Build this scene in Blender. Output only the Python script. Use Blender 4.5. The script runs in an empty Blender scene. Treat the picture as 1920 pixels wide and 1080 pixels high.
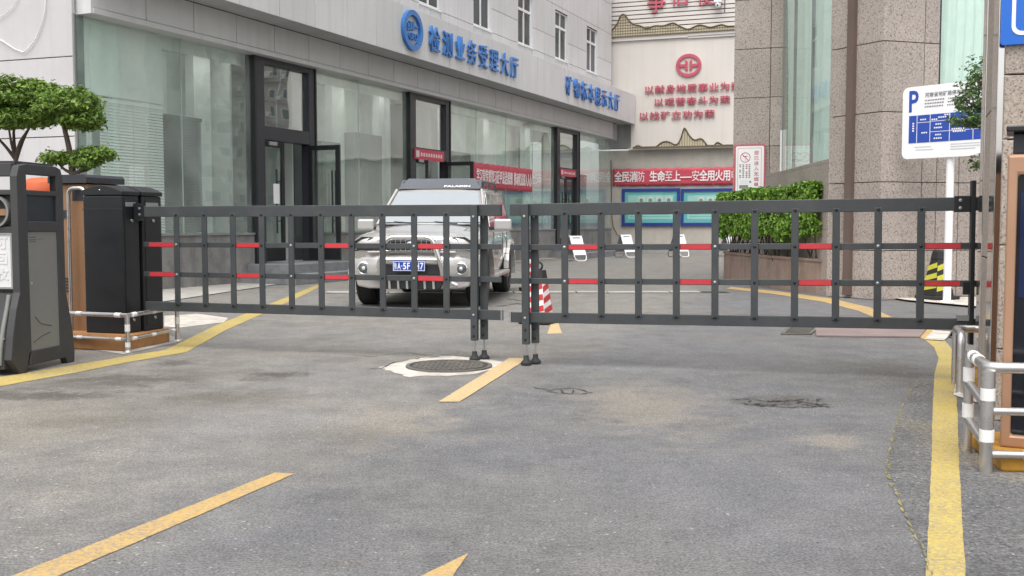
import bpy, bmesh, math, random
from mathutils import Vector, Matrix
sc = bpy.context.scene
COL = sc.collection
R = math.radians

# ------------------------------------------------------------------ camera, sky, sun, exposure
CAM_H, FPX, HORIZON = 1.14, 1950.0, 420.0
PITCH = math.atan((540 - HORIZON) / FPX)
cam = bpy.data.objects.new('camera', bpy.data.cameras.new('camera'))
COL.objects.link(cam)
cam.location = (0, 0, CAM_H)
cam.rotation_euler = (math.pi / 2 - PITCH, 0, 0)
cam.data.sensor_width = 36.0
cam.data.lens = 36.0 * FPX / 1920.0
cam.data.clip_start, cam.data.clip_end = 0.1, 600.0
sc.camera = cam

SUN_EL, SUN_AZ = 66.0, 195.0            # azimuth clockwise from +Y
world = bpy.data.worlds.new('World'); sc.world = world; world.use_nodes = True
wn = world.node_tree
bg = wn.nodes['Background']
sky = wn.nodes.new('ShaderNodeTexSky'); sky.sky_type = 'NISHITA'; sky.sun_disc = False
sky.sun_elevation = R(SUN_EL); sky.sun_rotation = R(SUN_AZ)
sky.air_density = 1.0; sky.dust_density = 4.0; sky.ozone_density = 1.0
hs = wn.nodes.new('ShaderNodeHueSaturation'); hs.inputs['Saturation'].default_value = 0.18
wn.links.new(sky.outputs[0], hs.inputs['Color']); wn.links.new(hs.outputs[0], bg.inputs['Color'])
bg.inputs['Strength'].default_value = 0.15
sun = bpy.data.objects.new('sun', bpy.data.lights.new('sun', 'SUN')); COL.objects.link(sun)
sun.data.energy = 1.0; sun.data.angle = R(60); sun.data.color = (1.0, 0.965, 0.92)
a, e = R(SUN_AZ), R(SUN_EL)
sd = Vector((math.sin(a) * math.cos(e), math.cos(a) * math.cos(e), math.sin(e)))
sun.rotation_euler = sd.to_track_quat('Z', 'Y').to_euler()
sun.location = (0, 0, 30)
sc.view_settings.view_transform = 'Standard'; sc.view_settings.look = 'None'
sc.view_settings.gamma = 1.0; sc.view_settings.use_curve_mapping = False
sc.view_settings.exposure = 0.95

# ------------------------------------------------------------------ survey helpers: sight lines to real points
_F = Vector((0, math.cos(PITCH), -math.sin(PITCH))); _U = Vector((0, math.sin(PITCH), math.cos(PITCH)))
def sight(u, v): return _F + Vector(((u - 960) / FPX, 0, 0)) + _U * ((540 - v) / FPX)
def gnd(u, v, z=0.0):
    d = sight(u, v); t = (z - CAM_H) / d.z
    return Vector((d.x * t, d.y * t, z))
def at_depth(u, v, Y):
    d = sight(u, v); t = Y / d.y
    return Vector((d.x * t, Y, CAM_H + d.z * t))
class Frame:
    def __init__(s, o, deg):
        s.o = Vector((o[0], o[1], 0)); s.deg = deg; q = R(deg)
        s.x = Vector((math.cos(q), math.sin(q), 0)); s.y = Vector((-math.sin(q), math.cos(q), 0))
    def at(s, u, v, y=0.0):
        d = sight(u, v); c = Vector((0, 0, CAM_H))
        t = (y - (c - s.o).dot(s.y)) / d.dot(s.y); p = c + d * t
        return (p - s.o).dot(s.x), p.z
    def world(s, x, y, z=0.0): return s.o + s.x * x + s.y * y + Vector((0, 0, z))
    def local(s, p):
        q = Vector((p[0], p[1], 0)) - s.o
        return q.dot(s.x), q.dot(s.y)

# ------------------------------------------------------------------ lettering (built first, while the scene is small)
BOLD = ('检测业务受理大厅矿物标本展示以献身地质事为荣艰苦奋斗找立功全民消防生命至上—安用火电争伯使')
STRINGS = {}
def want(s, bold=0.0): STRINGS[(s, bold)] = None
for ch in set(BOLD): want(ch, 0.02); want(ch, 0.008)
for ch in set('您已进入无烟单位可回收国金大'): want(ch, 0.012)
want('国', 0.02); want('国', 0.008)
want('学习宣传贯彻习近平法治思想', 0.012); want("推动宪法深入人心", 0.012)
for s in ('河南省地矿局停车场', 'P', '豫', 'A', '·', '5', 'F', 'H', '7', 'PALADIN', 'JINSHUI', 'CTL', 'GEO'): want(s, 0.02)
for (s, b) in list(STRINGS): STRINGS[(s, 0.0)] = None
_tmp = []
for (s, b) in STRINGS:
    cu = bpy.data.curves.new('lettering', 'FONT'); cu.body = s; cu.extrude = 0.5; cu.offset = b; cu.resolution_u = 3
    o = bpy.data.objects.new('lettering', cu); COL.objects.link(o); _tmp.append(((s, b), o))
dg = bpy.context.evaluated_depsgraph_get()
for k, o in _tmp:
    me = bpy.data.meshes.new_from_object(o.evaluated_get(dg))
    for v in me.vertices: v.co.z *= 1.0
    xs = [v.co.x for v in me.vertices]; ys = [v.co.y for v in me.vertices]
    STRINGS[k] = (me, min(xs), min(ys), max(xs), max(ys))
def _areas(me):
    f = s_ = 0.0
    for p in me.polygons:
        if p.normal.z > 0.9: f += p.area
        elif abs(p.normal.z) < 0.1: s_ += p.area
    return f, s_
for (s, b) in list(STRINGS):                      # emboldening can break a glyph's fill: fall back to the plain weight there
    if b == 0.0: continue
    f0, p0 = _areas(STRINGS[(s, 0.0)][0]); f1, _ = _areas(STRINGS[(s, b)][0])
    if abs(f1 - (f0 + p0*b)) > 0.05*f0: STRINGS[(s, b)] = STRINGS[(s, 0.0)]
for k, o in _tmp:
    cu = o.data; bpy.data.objects.remove(o); bpy.data.curves.remove(cu)

# ------------------------------------------------------------------ materials
MATS = {}
def nd(nt, t, **kw):
    n = nt.nodes.new(t)
    for k, v in kw.items(): setattr(n, k, v)
    return n
def pm(name, col, rough=0.6, metal=0.0, var=0.10, scale=1.5, bump=0.0, bscale=40.0, piece=0.0, streak=0.0, spec=0.5, coat=0.0, fine=0.0, dirt=None, dirt_amt=0.0, rvar=0.08):
    m = bpy.data.materials.new(name); m.use_nodes = True; nt = m.node_tree; L = nt.links
    b = nt.nodes['Principled BSDF']
    b.inputs['Roughness'].default_value = rough; b.inputs['Metallic'].default_value = metal
    b.inputs['Specular IOR Level'].default_value = spec
    b.inputs['Coat Weight'].default_value = coat; b.inputs['Coat Roughness'].default_value = 0.05
    g = nd(nt, 'ShaderNodeNewGeometry')
    def noise(s, det=4.0, vec=None, ro=0.55):
        n = nd(nt, 'ShaderNodeTexNoise'); n.inputs['Scale'].default_value = s; n.inputs['Detail'].default_value = det; n.inputs['Roughness'].default_value = ro
        L.new(vec if vec is not None else g.outputs['Position'], n.inputs['Vector']); return n.outputs[0]
    def rng(x, lo, hi, a0=0.3, a1=0.7):
        n = nd(nt, 'ShaderNodeMapRange'); n.inputs[1].default_value = a0; n.inputs[2].default_value = a1; n.inputs[3].default_value = lo; n.inputs[4].default_value = hi
        L.new(x, n.inputs[0]); return n.outputs[0]
    def mul(x, y):
        n = nd(nt, 'ShaderNodeMath', operation='MULTIPLY'); L.new(x, n.inputs[0])
        if isinstance(y, float): n.inputs[1].default_value = y
        else: L.new(y, n.inputs[1])
        return n.outputs[0]
    f = rng(noise(scale, 5.0), 1 - var, 1 + var)
    if fine: f = mul(f, rng(noise(scale * 22, 3.0), 1 - fine, 1 + fine))
    if piece:
        oi = nd(nt, 'ShaderNodeObjectInfo'); f = mul(f, rng(oi.outputs['Random'], 1 - piece, 1 + piece, 0, 1))
    if streak:
        mp = nd(nt, 'ShaderNodeMapping'); mp.inputs['Scale'].default_value = (5, 5, 0.25); L.new(g.outputs['Position'], mp.inputs['Vector'])
        f = mul(f, rng(noise(1.2, 4.0, mp.outputs[0]), 1.0, 1 - streak, 0.5, 0.72))
    mx = nd(nt, 'ShaderNodeVectorMath', operation='SCALE'); mx.inputs[0].default_value = col[:3]; L.new(f, mx.inputs['Scale'])
    out = mx.outputs[0]
    if dirt:
        mm = nd(nt, 'ShaderNodeMix', data_type='RGBA'); L.new(rng(noise(scale * 2.3, 6.0, None, 0.65), 0.0, dirt_amt, 0.48, 0.68), mm.inputs[0])
        L.new(out, mm.inputs[6]); mm.inputs[7].default_value = (*dirt, 1); out = mm.outputs[2]
    L.new(out, b.inputs['Base Color'])
    L.new(rng(noise(scale * 3), max(0.02, rough - rvar), min(1, rough + rvar)), b.inputs['Roughness'])
    if bump:
        bp = nd(nt, 'ShaderNodeBump'); bp.inputs['Strength'].default_value = bump; bp.inputs['Distance'].default_value = 0.01
        L.new(noise(bscale, 4.0), bp.inputs['Height']); L.new(bp.outputs[0], b.inputs['Normal'])
    MATS[name] = m; return m

pm('panel_white', (0.60, 0.59, 0.59), 0.38, var=0.05, scale=0.7, piece=0.045, streak=0.10, fine=0.02)
pm('panel_band', (0.52, 0.51, 0.51), 0.42, var=0.05, scale=0.8, piece=0.03, streak=0.08)
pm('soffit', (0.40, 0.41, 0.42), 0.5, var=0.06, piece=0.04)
pm('joint', (0.05, 0.05, 0.05), 0.8)
pm('plaster', (0.50, 0.485, 0.49), 0.7, var=0.05, scale=0.6, streak=0.06, bump=0.15, bscale=14, dirt=(0.42, 0.40, 0.39), dirt_amt=0.35)
pm('cream', (0.63, 0.59, 0.545), 0.75, var=0.06, scale=0.5, streak=0.05, bump=0.1, bscale=20)
pm('beige_low', (0.47, 0.435, 0.385), 0.8, var=0.09, scale=0.6, streak=0.09, bump=0.1, bscale=20, dirt=(0.3, 0.29, 0.26), dirt_amt=0.5)
pm('grey_wall', (0.33, 0.325, 0.32), 0.8, var=0.08, streak=0.15)
pm('corrugate', (0.64, 0.60, 0.565), 0.5, var=0.04, scale=0.5)
pm('hill', (0.50, 0.44, 0.31), 0.6, var=0.08)
pm('hill_line', (0.15, 0.115, 0.07), 0.6)
pm('red_letter', (0.48, 0.085, 0.125), 0.45, var=0.12)
pm('blue_letter', (0.03, 0.17, 0.50), 0.32, var=0.10, spec=0.6)
pm('banner_red', (0.52, 0.062, 0.095), 0.6, var=0.06, scale=2.5)
pm('white_print', (0.80, 0.78, 0.78), 0.55, var=0.03)
pm('sign_white', (0.82, 0.82, 0.82), 0.35, var=0.02)
pm('sign_blue', (0.018, 0.065, 0.36), 0.35, var=0.04)
pm('plate_blue', (0.012, 0.06, 0.36), 0.35)
pm('road_sign_blue', (0.008, 0.12, 0.52), 0.3, var=0.05)
pm('grey_print', (0.24, 0.24, 0.25), 0.6)
pm('pale_print', (0.60, 0.60, 0.61), 0.6)
pm('pink_red', (0.50, 0.10, 0.135), 0.5)
pm('board_blue', (0.018, 0.045, 0.22), 0.35)
pm('board_cyan', (0.16, 0.50, 0.56), 0.35, var=0.05)
pm('board_mint', (0.42, 0.68, 0.65), 0.35, var=0.05)
pm('frame_dark', (0.030, 0.031, 0.038), 0.42, var=0.12)
pm('black_metal', (0.011, 0.012, 0.014), 0.40, var=0.15)
pm('barrier_grey', (0.043, 0.048, 0.051), 0.42, var=0.10, scale=2.2, fine=0.05, dirt=(0.12, 0.115, 0.10), dirt_amt=0.16)
pm('barrier_red', (0.50, 0.035, 0.045), 0.35, var=0.10, scale=9)
pm('cap_grey', (0.22, 0.22, 0.22), 0.5)
pm('bolt', (0.45, 0.45, 0.45), 0.35, metal=0.9)
pm('rubber', (0.020, 0.020, 0.021), 0.75, var=0.2)
pm('tyre', (0.022, 0.022, 0.023), 0.8, var=0.2, scale=8)
pm('steel', (0.58, 0.565, 0.55), 0.30, metal=0.9, var=0.10, scale=5, rvar=0.05)
pm('steel_polish', (0.62, 0.60, 0.58), 0.07, metal=1.0, var=0.05)
pm('tape', (0.74, 0.73, 0.71), 0.6, var=0.08, scale=12)
pm('kiosk_brown', (0.42, 0.245, 0.155), 0.36, metal=0.35, var=0.06)
pm('ticket_brown', (0.30, 0.165, 0.085), 0.40, metal=0.2, var=0.08)
pm('screen', (0.008, 0.009, 0.014), 0.12, var=0.1)
pm('screen_blue', (0.008, 0.016, 0.06), 0.12)
pm('plinth_yellow', (0.47, 0.235, 0.025), 0.7, var=0.15, scale=5, bump=0.3, dirt=(0.22, 0.15, 0.07), dirt_amt=0.7)
pm('plinth_orange', (0.36, 0.17, 0.06), 0.75, var=0.12, scale=5, bump=0.2, dirt=(0.2, 0.13, 0.07), dirt_amt=0.6)
pm('bin_frame', (0.040, 0.040, 0.042), 0.6, var=0.12, bump=0.08, bscale=120)
pm('bin_panel', (0.185, 0.185, 0.175), 0.5, var=0.05, fine=0.03)
pm('bin_blue', (0.018, 0.024, 0.034), 0.4)
pm('bin_white', (0.62, 0.62, 0.62), 0.4, var=0.04)
pm('orange', (0.52, 0.10, 0.03), 0.5)
pm('concrete', (0.36, 0.345, 0.315), 0.85, var=0.14, scale=1.6, bump=0.3, bscale=50, fine=0.08, dirt=(0.22, 0.21, 0.19), dirt_amt=0.5)
pm('concrete_pale', (0.50, 0.46, 0.41), 0.85, var=0.16, scale=3, bump=0.4, bscale=50, fine=0.1, dirt=(0.24, 0.22, 0.19), dirt_amt=0.7)
pm('dado_stone', (0.215, 0.21, 0.205), 0.5, var=0.25, scale=1.6, piece=0.12, streak=0.25, fine=0.06, dirt=(0.12, 0.115, 0.11), dirt_amt=0.7)
pm('step_stone', (0.20, 0.205, 0.215), 0.55, var=0.18, scale=3, dirt=(0.10, 0.1, 0.1), dirt_amt=0.5)
pm('iron', (0.135, 0.125, 0.11), 0.65, metal=0.3, var=0.2, scale=8, bump=0.2)
pm('rust_plate', (0.23, 0.175, 0.165), 0.6, metal=0.1, var=0.12, scale=3)
pm('crack', (0.045, 0.042, 0.038), 0.95, var=0.2)
pm('moss_crack', (0.20, 0.175, 0.075), 0.9, var=0.5, scale=14)
pm('bark', (0.085, 0.065, 0.05), 0.9, var=0.25, scale=12, bump=0.5)
pm('planter', (0.31, 0.225, 0.185), 0.8, var=0.12, scale=2, streak=0.25, bump=0.2, dirt=(0.42, 0.35, 0.3), dirt_amt=0.4)
pm('soil', (0.03, 0.024, 0.018), 0.95)
pm('interior_white', (0.80, 0.82, 0.80), 0.8, var=0.04)
pm('interior_wall', (0.66, 0.68, 0.66), 0.8, var=0.06)
pm('interior_dark', (0.028, 0.034, 0.035), 0.7, var=0.2)
pm('interior_grey', (0.12, 0.13, 0.13), 0.7, var=0.15)
pm('interior_floor', (0.50, 0.50, 0.48), 0.4, var=0.1)
pm('blind_white', (0.82, 0.83, 0.82), 0.5, var=0.03)
pm('blind_dark', (0.05, 0.062, 0.062), 0.5)
pm('curtain', (0.74, 0.80, 0.77), 0.8, var=0.06, scale=3)
pm('green_plastic', (0.06, 0.42, 0.15), 0.4)
pm('pvc', (0.78, 0.78, 0.78), 0.35)
pm('brown_pipe', (0.125, 0.09, 0.075), 0.45)
pm('car_silver', (0.47, 0.455, 0.44), 0.30, metal=0.35, var=0.02, scale=1, coat=0.8, rvar=0.0)
pm('car_silver_dull', (0.42, 0.40, 0.385), 0.4, metal=0.3, var=0.04, coat=0.2, rvar=0.02)
pm('chrome', (0.78, 0.78, 0.78), 0.12, metal=1.0, var=0.02, rvar=0.0)
pm('car_dark', (0.022, 0.023, 0.025), 0.45)
pm('rack_grey', (0.085, 0.092, 0.105), 0.4)
pm('lens_glass', (0.66, 0.66, 0.66), 0.10, metal=0.5, rvar=0.0)
pm('fog_glass', (0.10, 0.11, 0.115), 0.08, metal=0.3)
pm('amber', (0.55, 0.22, 0.05), 0.2)
pm('car_glass', (0.52, 0.56, 0.57), 0.04, metal=0.75, spec=1.0, coat=1.0, var=0.02, rvar=0.0)
pm('cone_red', (0.48, 0.035, 0.04), 0.5, var=0.12, scale=9)
pm('cone_white', (0.72, 0.71, 0.70), 0.5, var=0.08, scale=9)
pm('cone_yellow', (0.52, 0.50, 0.05), 0.5, var=0.15, scale=9)
pm('cone_black', (0.020, 0.020, 0.020), 0.7, var=0.2)
pm('apt_wall', (0.40, 0.345, 0.30), 0.85, var=0.10, streak=0.2)
pm('apt_window', (0.045, 0.055, 0.06), 0.15)
pm('apt_slab', (0.34, 0.33, 0.32), 0.8)
pm('ac_white', (0.68, 0.68, 0.66), 0.5)

def glow_mat(name, col, strength):
    m = bpy.data.materials.new(name); m.use_nodes = True; b = m.node_tree.nodes['Principled BSDF']
    b.inputs['Base Color'].default_value = (*col, 1); b.inputs['Emission Color'].default_value = (*col, 1); b.inputs['Emission Strength'].default_value = strength; MATS[name] = m
glow_mat('added_glow', (1.0, 0.98, 0.94), 4.5)  # emission for the added lights that brighten the rooms behind the glass
pm('bead', (0.36, 0.44, 0.40), 0.5)
def granite(name, base, dark, light, s1=34.0, piece=0.06):
    m = bpy.data.materials.new(name); m.use_nodes = True; nt = m.node_tree; L = nt.links; b = nt.nodes['Principled BSDF']
    b.inputs['Roughness'].default_value = 0.62
    g = nd(nt, 'ShaderNodeNewGeometry')
    n1 = nd(nt, 'ShaderNodeTexNoise'); n1.inputs['Scale'].default_value = s1; n1.inputs['Detail'].default_value = 6; n1.inputs['Roughness'].default_value = 0.75
    L.new(g.outputs['Position'], n1.inputs['Vector'])
    r = nd(nt, 'ShaderNodeValToRGB'); el = r.color_ramp.elements
    el[0].position = 0.39; el[0].color = (*dark, 1); el[1].position = 0.63; el[1].color = (*light, 1)
    q = el.new(0.475); q.color = (*base, 1); q2 = el.new(0.55); q2.color = (*base, 1)
    L.new(n1.outputs[0], r.inputs[0])
    n2 = nd(nt, 'ShaderNodeTexNoise'); n2.inputs['Scale'].default_value = 0.9; n2.inputs['Detail'].default_value = 4
    L.new(g.outputs['Position'], n2.inputs['Vector'])
    oi = nd(nt, 'ShaderNodeObjectInfo')
    mr = nd(nt, 'ShaderNodeMapRange'); mr.inputs[1].default_value = 0.3; mr.inputs[2].default_value = 0.7; mr.inputs[3].default_value = 0.9; mr.inputs[4].default_value = 1.1
    L.new(n2.outputs[0], mr.inputs[0])
    mr2 = nd(nt, 'ShaderNodeMapRange'); mr2.inputs[3].default_value = 1 - piece; mr2.inputs[4].default_value = 1 + piece; L.new(oi.outputs['Random'], mr2.inputs[0])
    k = nd(nt, 'ShaderNodeMath', operation='MULTIPLY'); L.new(mr.outputs[0], k.inputs[0]); L.new(mr2.outputs[0], k.inputs[1])
    s = nd(nt, 'ShaderNodeVectorMath', operation='SCALE'); L.new(r.outputs[0], s.inputs[0]); L.new(k.outputs[0], s.inputs['Scale'])
    L.new(s.outputs[0], b.inputs['Base Color'])
    bp = nd(nt, 'ShaderNodeBump'); bp.inputs['Strength'].default_value = 0.35; bp.inputs['Distance'].default_value = 0.006
    L.new(n1.outputs[0], bp.inputs['Height']); L.new(bp.outputs[0], b.inputs['Normal'])
    MATS[name] = m
granite('granite', (0.365, 0.315, 0.28), (0.13, 0.105, 0.092), (0.47, 0.415, 0.37), s1=38.0)
granite('granite_near', (0.36, 0.305, 0.255), (0.10, 0.078, 0.062), (0.50, 0.43, 0.36), s1=75.0)

def glass(name, tint, base=0.10, gain=1.0, dust_veil=0.05):
    m = bpy.data.materials.new(name); m.use_nodes = True; nt = m.node_tree; L = nt.links; nt.nodes.clear()
    out = nd(nt, 'ShaderNodeOutputMaterial'); tr = nd(nt, 'ShaderNodeBsdfTransparent'); tr.inputs[0].default_value = (*tint, 1)
    gl = nd(nt, 'ShaderNodeBsdfGlossy'); gl.inputs['Roughness'].default_value = 0.015; gl.inputs['Color'].default_value = (0.93, 0.97, 0.95, 1)
    fr = nd(nt, 'ShaderNodeFresnel'); fr.inputs['IOR'].default_value = 1.5
    ma = nd(nt, 'ShaderNodeMath', operation='MULTIPLY_ADD'); ma.use_clamp = True; ma.inputs[1].default_value = gain; ma.inputs[2].default_value = base
    L.new(fr.outputs[0], ma.inputs[0])
    g = nd(nt, 'ShaderNodeNewGeometry')
    fb = nd(nt, 'ShaderNodeMath', operation='SUBTRACT'); fb.inputs[0].default_value = 1.0; L.new(g.outputs['Backfacing'], fb.inputs[1])   # the sheet reflects at its entry face
    fm = nd(nt, 'ShaderNodeMath', operation='MULTIPLY'); L.new(ma.outputs[0], fm.inputs[0]); L.new(fb.outputs[0], fm.inputs[1])
    wv = nd(nt, 'ShaderNodeTexNoise'); wv.inputs['Scale'].default_value = 0.9; wv.inputs['Detail'].default_value = 1.0
    L.new(g.outputs['Position'], wv.inputs['Vector'])
    bp = nd(nt, 'ShaderNodeBump'); bp.inputs['Strength'].default_value = 0.05; bp.inputs['Distance'].default_value = 0.1
    L.new(wv.outputs[0], bp.inputs['Height']); L.new(bp.outputs[0], gl.inputs['Normal'])
    mx = nd(nt, 'ShaderNodeMixShader'); L.new(fm.outputs[0], mx.inputs[0]); L.new(tr.outputs[0], mx.inputs[1]); L.new(gl.outputs[0], mx.inputs[2])
    df = nd(nt, 'ShaderNodeBsdfDiffuse'); df.inputs[0].default_value = (0.66, 0.74, 0.70, 1)
    nz = nd(nt, 'ShaderNodeTexNoise'); nz.inputs['Scale'].default_value = 1.3; nz.inputs['Detail'].default_value = 6.0; L.new(g.outputs['Position'], nz.inputs['Vector'])
    mr = nd(nt, 'ShaderNodeMapRange'); mr.inputs[1].default_value = 0.35; mr.inputs[2].default_value = 0.7; mr.inputs[3].default_value = dust_veil * 0.5; mr.inputs[4].default_value = dust_veil * 1.6; L.new(nz.outputs[0], mr.inputs[0])  # slight dust plus a pale veil painted on to brighten the pane
    m2 = nd(nt, 'ShaderNodeMixShader'); L.new(mr.outputs[0], m2.inputs[0]); L.new(mx.outputs[0], m2.inputs[1]); L.new(df.outputs[0], m2.inputs[2])
    L.new(m2.outputs[0], out.inputs[0]); MATS[name] = m
glass('glass_green', (0.94, 0.98, 0.96), 0.12, 1.1, 0.12)  # veil raised well past slight dust, as painted haze on the shopfront
glass('glass_grey', (0.72, 0.75, 0.78), 0.22, 1.6, 0.03)
glass('glass_door', (0.86, 0.91, 0.89), 0.05, 1.0, 0.03)
glass('glass_bay', (0.93, 0.975, 0.955), 0.03, 0.7, 0.03)

def leafmat(name, dark, light, trans=0.25):
    m = bpy.data.materials.new(name); m.use_nodes = True; nt = m.node_tree; L = nt.links; b = nt.nodes['Principled BSDF']
    g = nd(nt, 'ShaderNodeNewGeometry')
    r = nd(nt, 'ShaderNodeValToRGB'); el = r.color_ramp.elements; el[0].color = (*dark, 1); el[1].color = (*light, 1)
    L.new(g.outputs['Random Per Island'], r.inputs[0]); L.new(r.outputs[0], b.inputs['Base Color'])
    b.inputs['Roughness'].default_value = 0.5
    t = nd(nt, 'ShaderNodeBsdfTranslucent'); L.new(r.outputs[0], t.inputs[0])
    mx = nd(nt, 'ShaderNodeMixShader'); mx.inputs[0].default_value = trans
    out = nt.nodes['Material Output']; L.new(b.outputs[0], mx.inputs[1]); L.new(t.outputs[0], mx.inputs[2]); L.new(mx.outputs[0], out.inputs[0])
    MATS[name] = m
leafmat('leaf_tree', (0.055, 0.125, 0.02), (0.26, 0.38, 0.06), 0.3)
leafmat('leaf_hedge', (0.065, 0.16, 0.02), (0.27, 0.45, 0.06), 0.3)
leafmat('leaf_right', (0.05, 0.10, 0.03), (0.15, 0.25, 0.075), 0.3)

def road_paint(name, col, wear):
    m = bpy.data.materials.new(name); m.use_nodes = True; nt = m.node_tree; L = nt.links; b = nt.nodes['Principled BSDF']
    b.inputs['Roughness'].default_value = 0.75
    g = nd(nt, 'ShaderNodeNewGeometry')
    def noise(s, d, ro=0.6):
        n = nd(nt, 'ShaderNodeTexNoise'); n.inputs['Scale'].default_value = s; n.inputs['Detail'].default_value = d; n.inputs['Roughness'].default_value = ro
        L.new(g.outputs['Position'], n.inputs['Vector']); return n.outputs[0]
    r = nd(nt, 'ShaderNodeMapRange'); r.inputs[1].default_value = 0.58 - wear; r.inputs[2].default_value = 0.72 - wear; L.new(noise(55, 8, 0.85), r.inputs[0])
    r2 = nd(nt, 'ShaderNodeMapRange'); r2.inputs[1].default_value = 0.35; r2.inputs[2].default_value = 0.65; r2.inputs[3].default_value = 0.45; r2.inputs[4].default_value = 1.0; L.new(noise(1.8, 5), r2.inputs[0])
    mu = nd(nt, 'ShaderNodeMath', operation='MULTIPLY'); L.new(r.outputs[0], mu.inputs[0]); L.new(r2.outputs[0], mu.inputs[1])
    mx = nd(nt, 'ShaderNodeMix', data_type='RGBA'); L.new(mu.outputs[0], mx.inputs[0]); mx.inputs[6].default_value = (*col, 1); mx.inputs[7].default_value = (0.20, 0.185, 0.15, 1)
    v = nd(nt, 'ShaderNodeMapRange'); v.inputs[3].default_value = 0.86; v.inputs[4].default_value = 1.1; L.new(noise(7, 4), v.inputs[0])
    s = nd(nt, 'ShaderNodeVectorMath', operation='SCALE'); L.new(mx.outputs[2], s.inputs[0]); L.new(v.outputs[0], s.inputs['Scale'])
    L.new(s.outputs[0], b.inputs['Base Color'])
    bp = nd(nt, 'ShaderNodeBump'); bp.inputs['Strength'].default_value = 0.5; bp.inputs['Distance'].default_value = 0.006; L.new(noise(70, 6), bp.inputs['Height']); L.new(bp.outputs[0], b.inputs['Normal'])
    MATS[name] = m
road_paint('paint_orange', (0.52, 0.33, 0.10), 0.15)
road_paint('paint_yellow', (0.50, 0.37, 0.075), 0.15)
road_paint('paint_pale', (0.53, 0.38, 0.19), 0.10)

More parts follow.
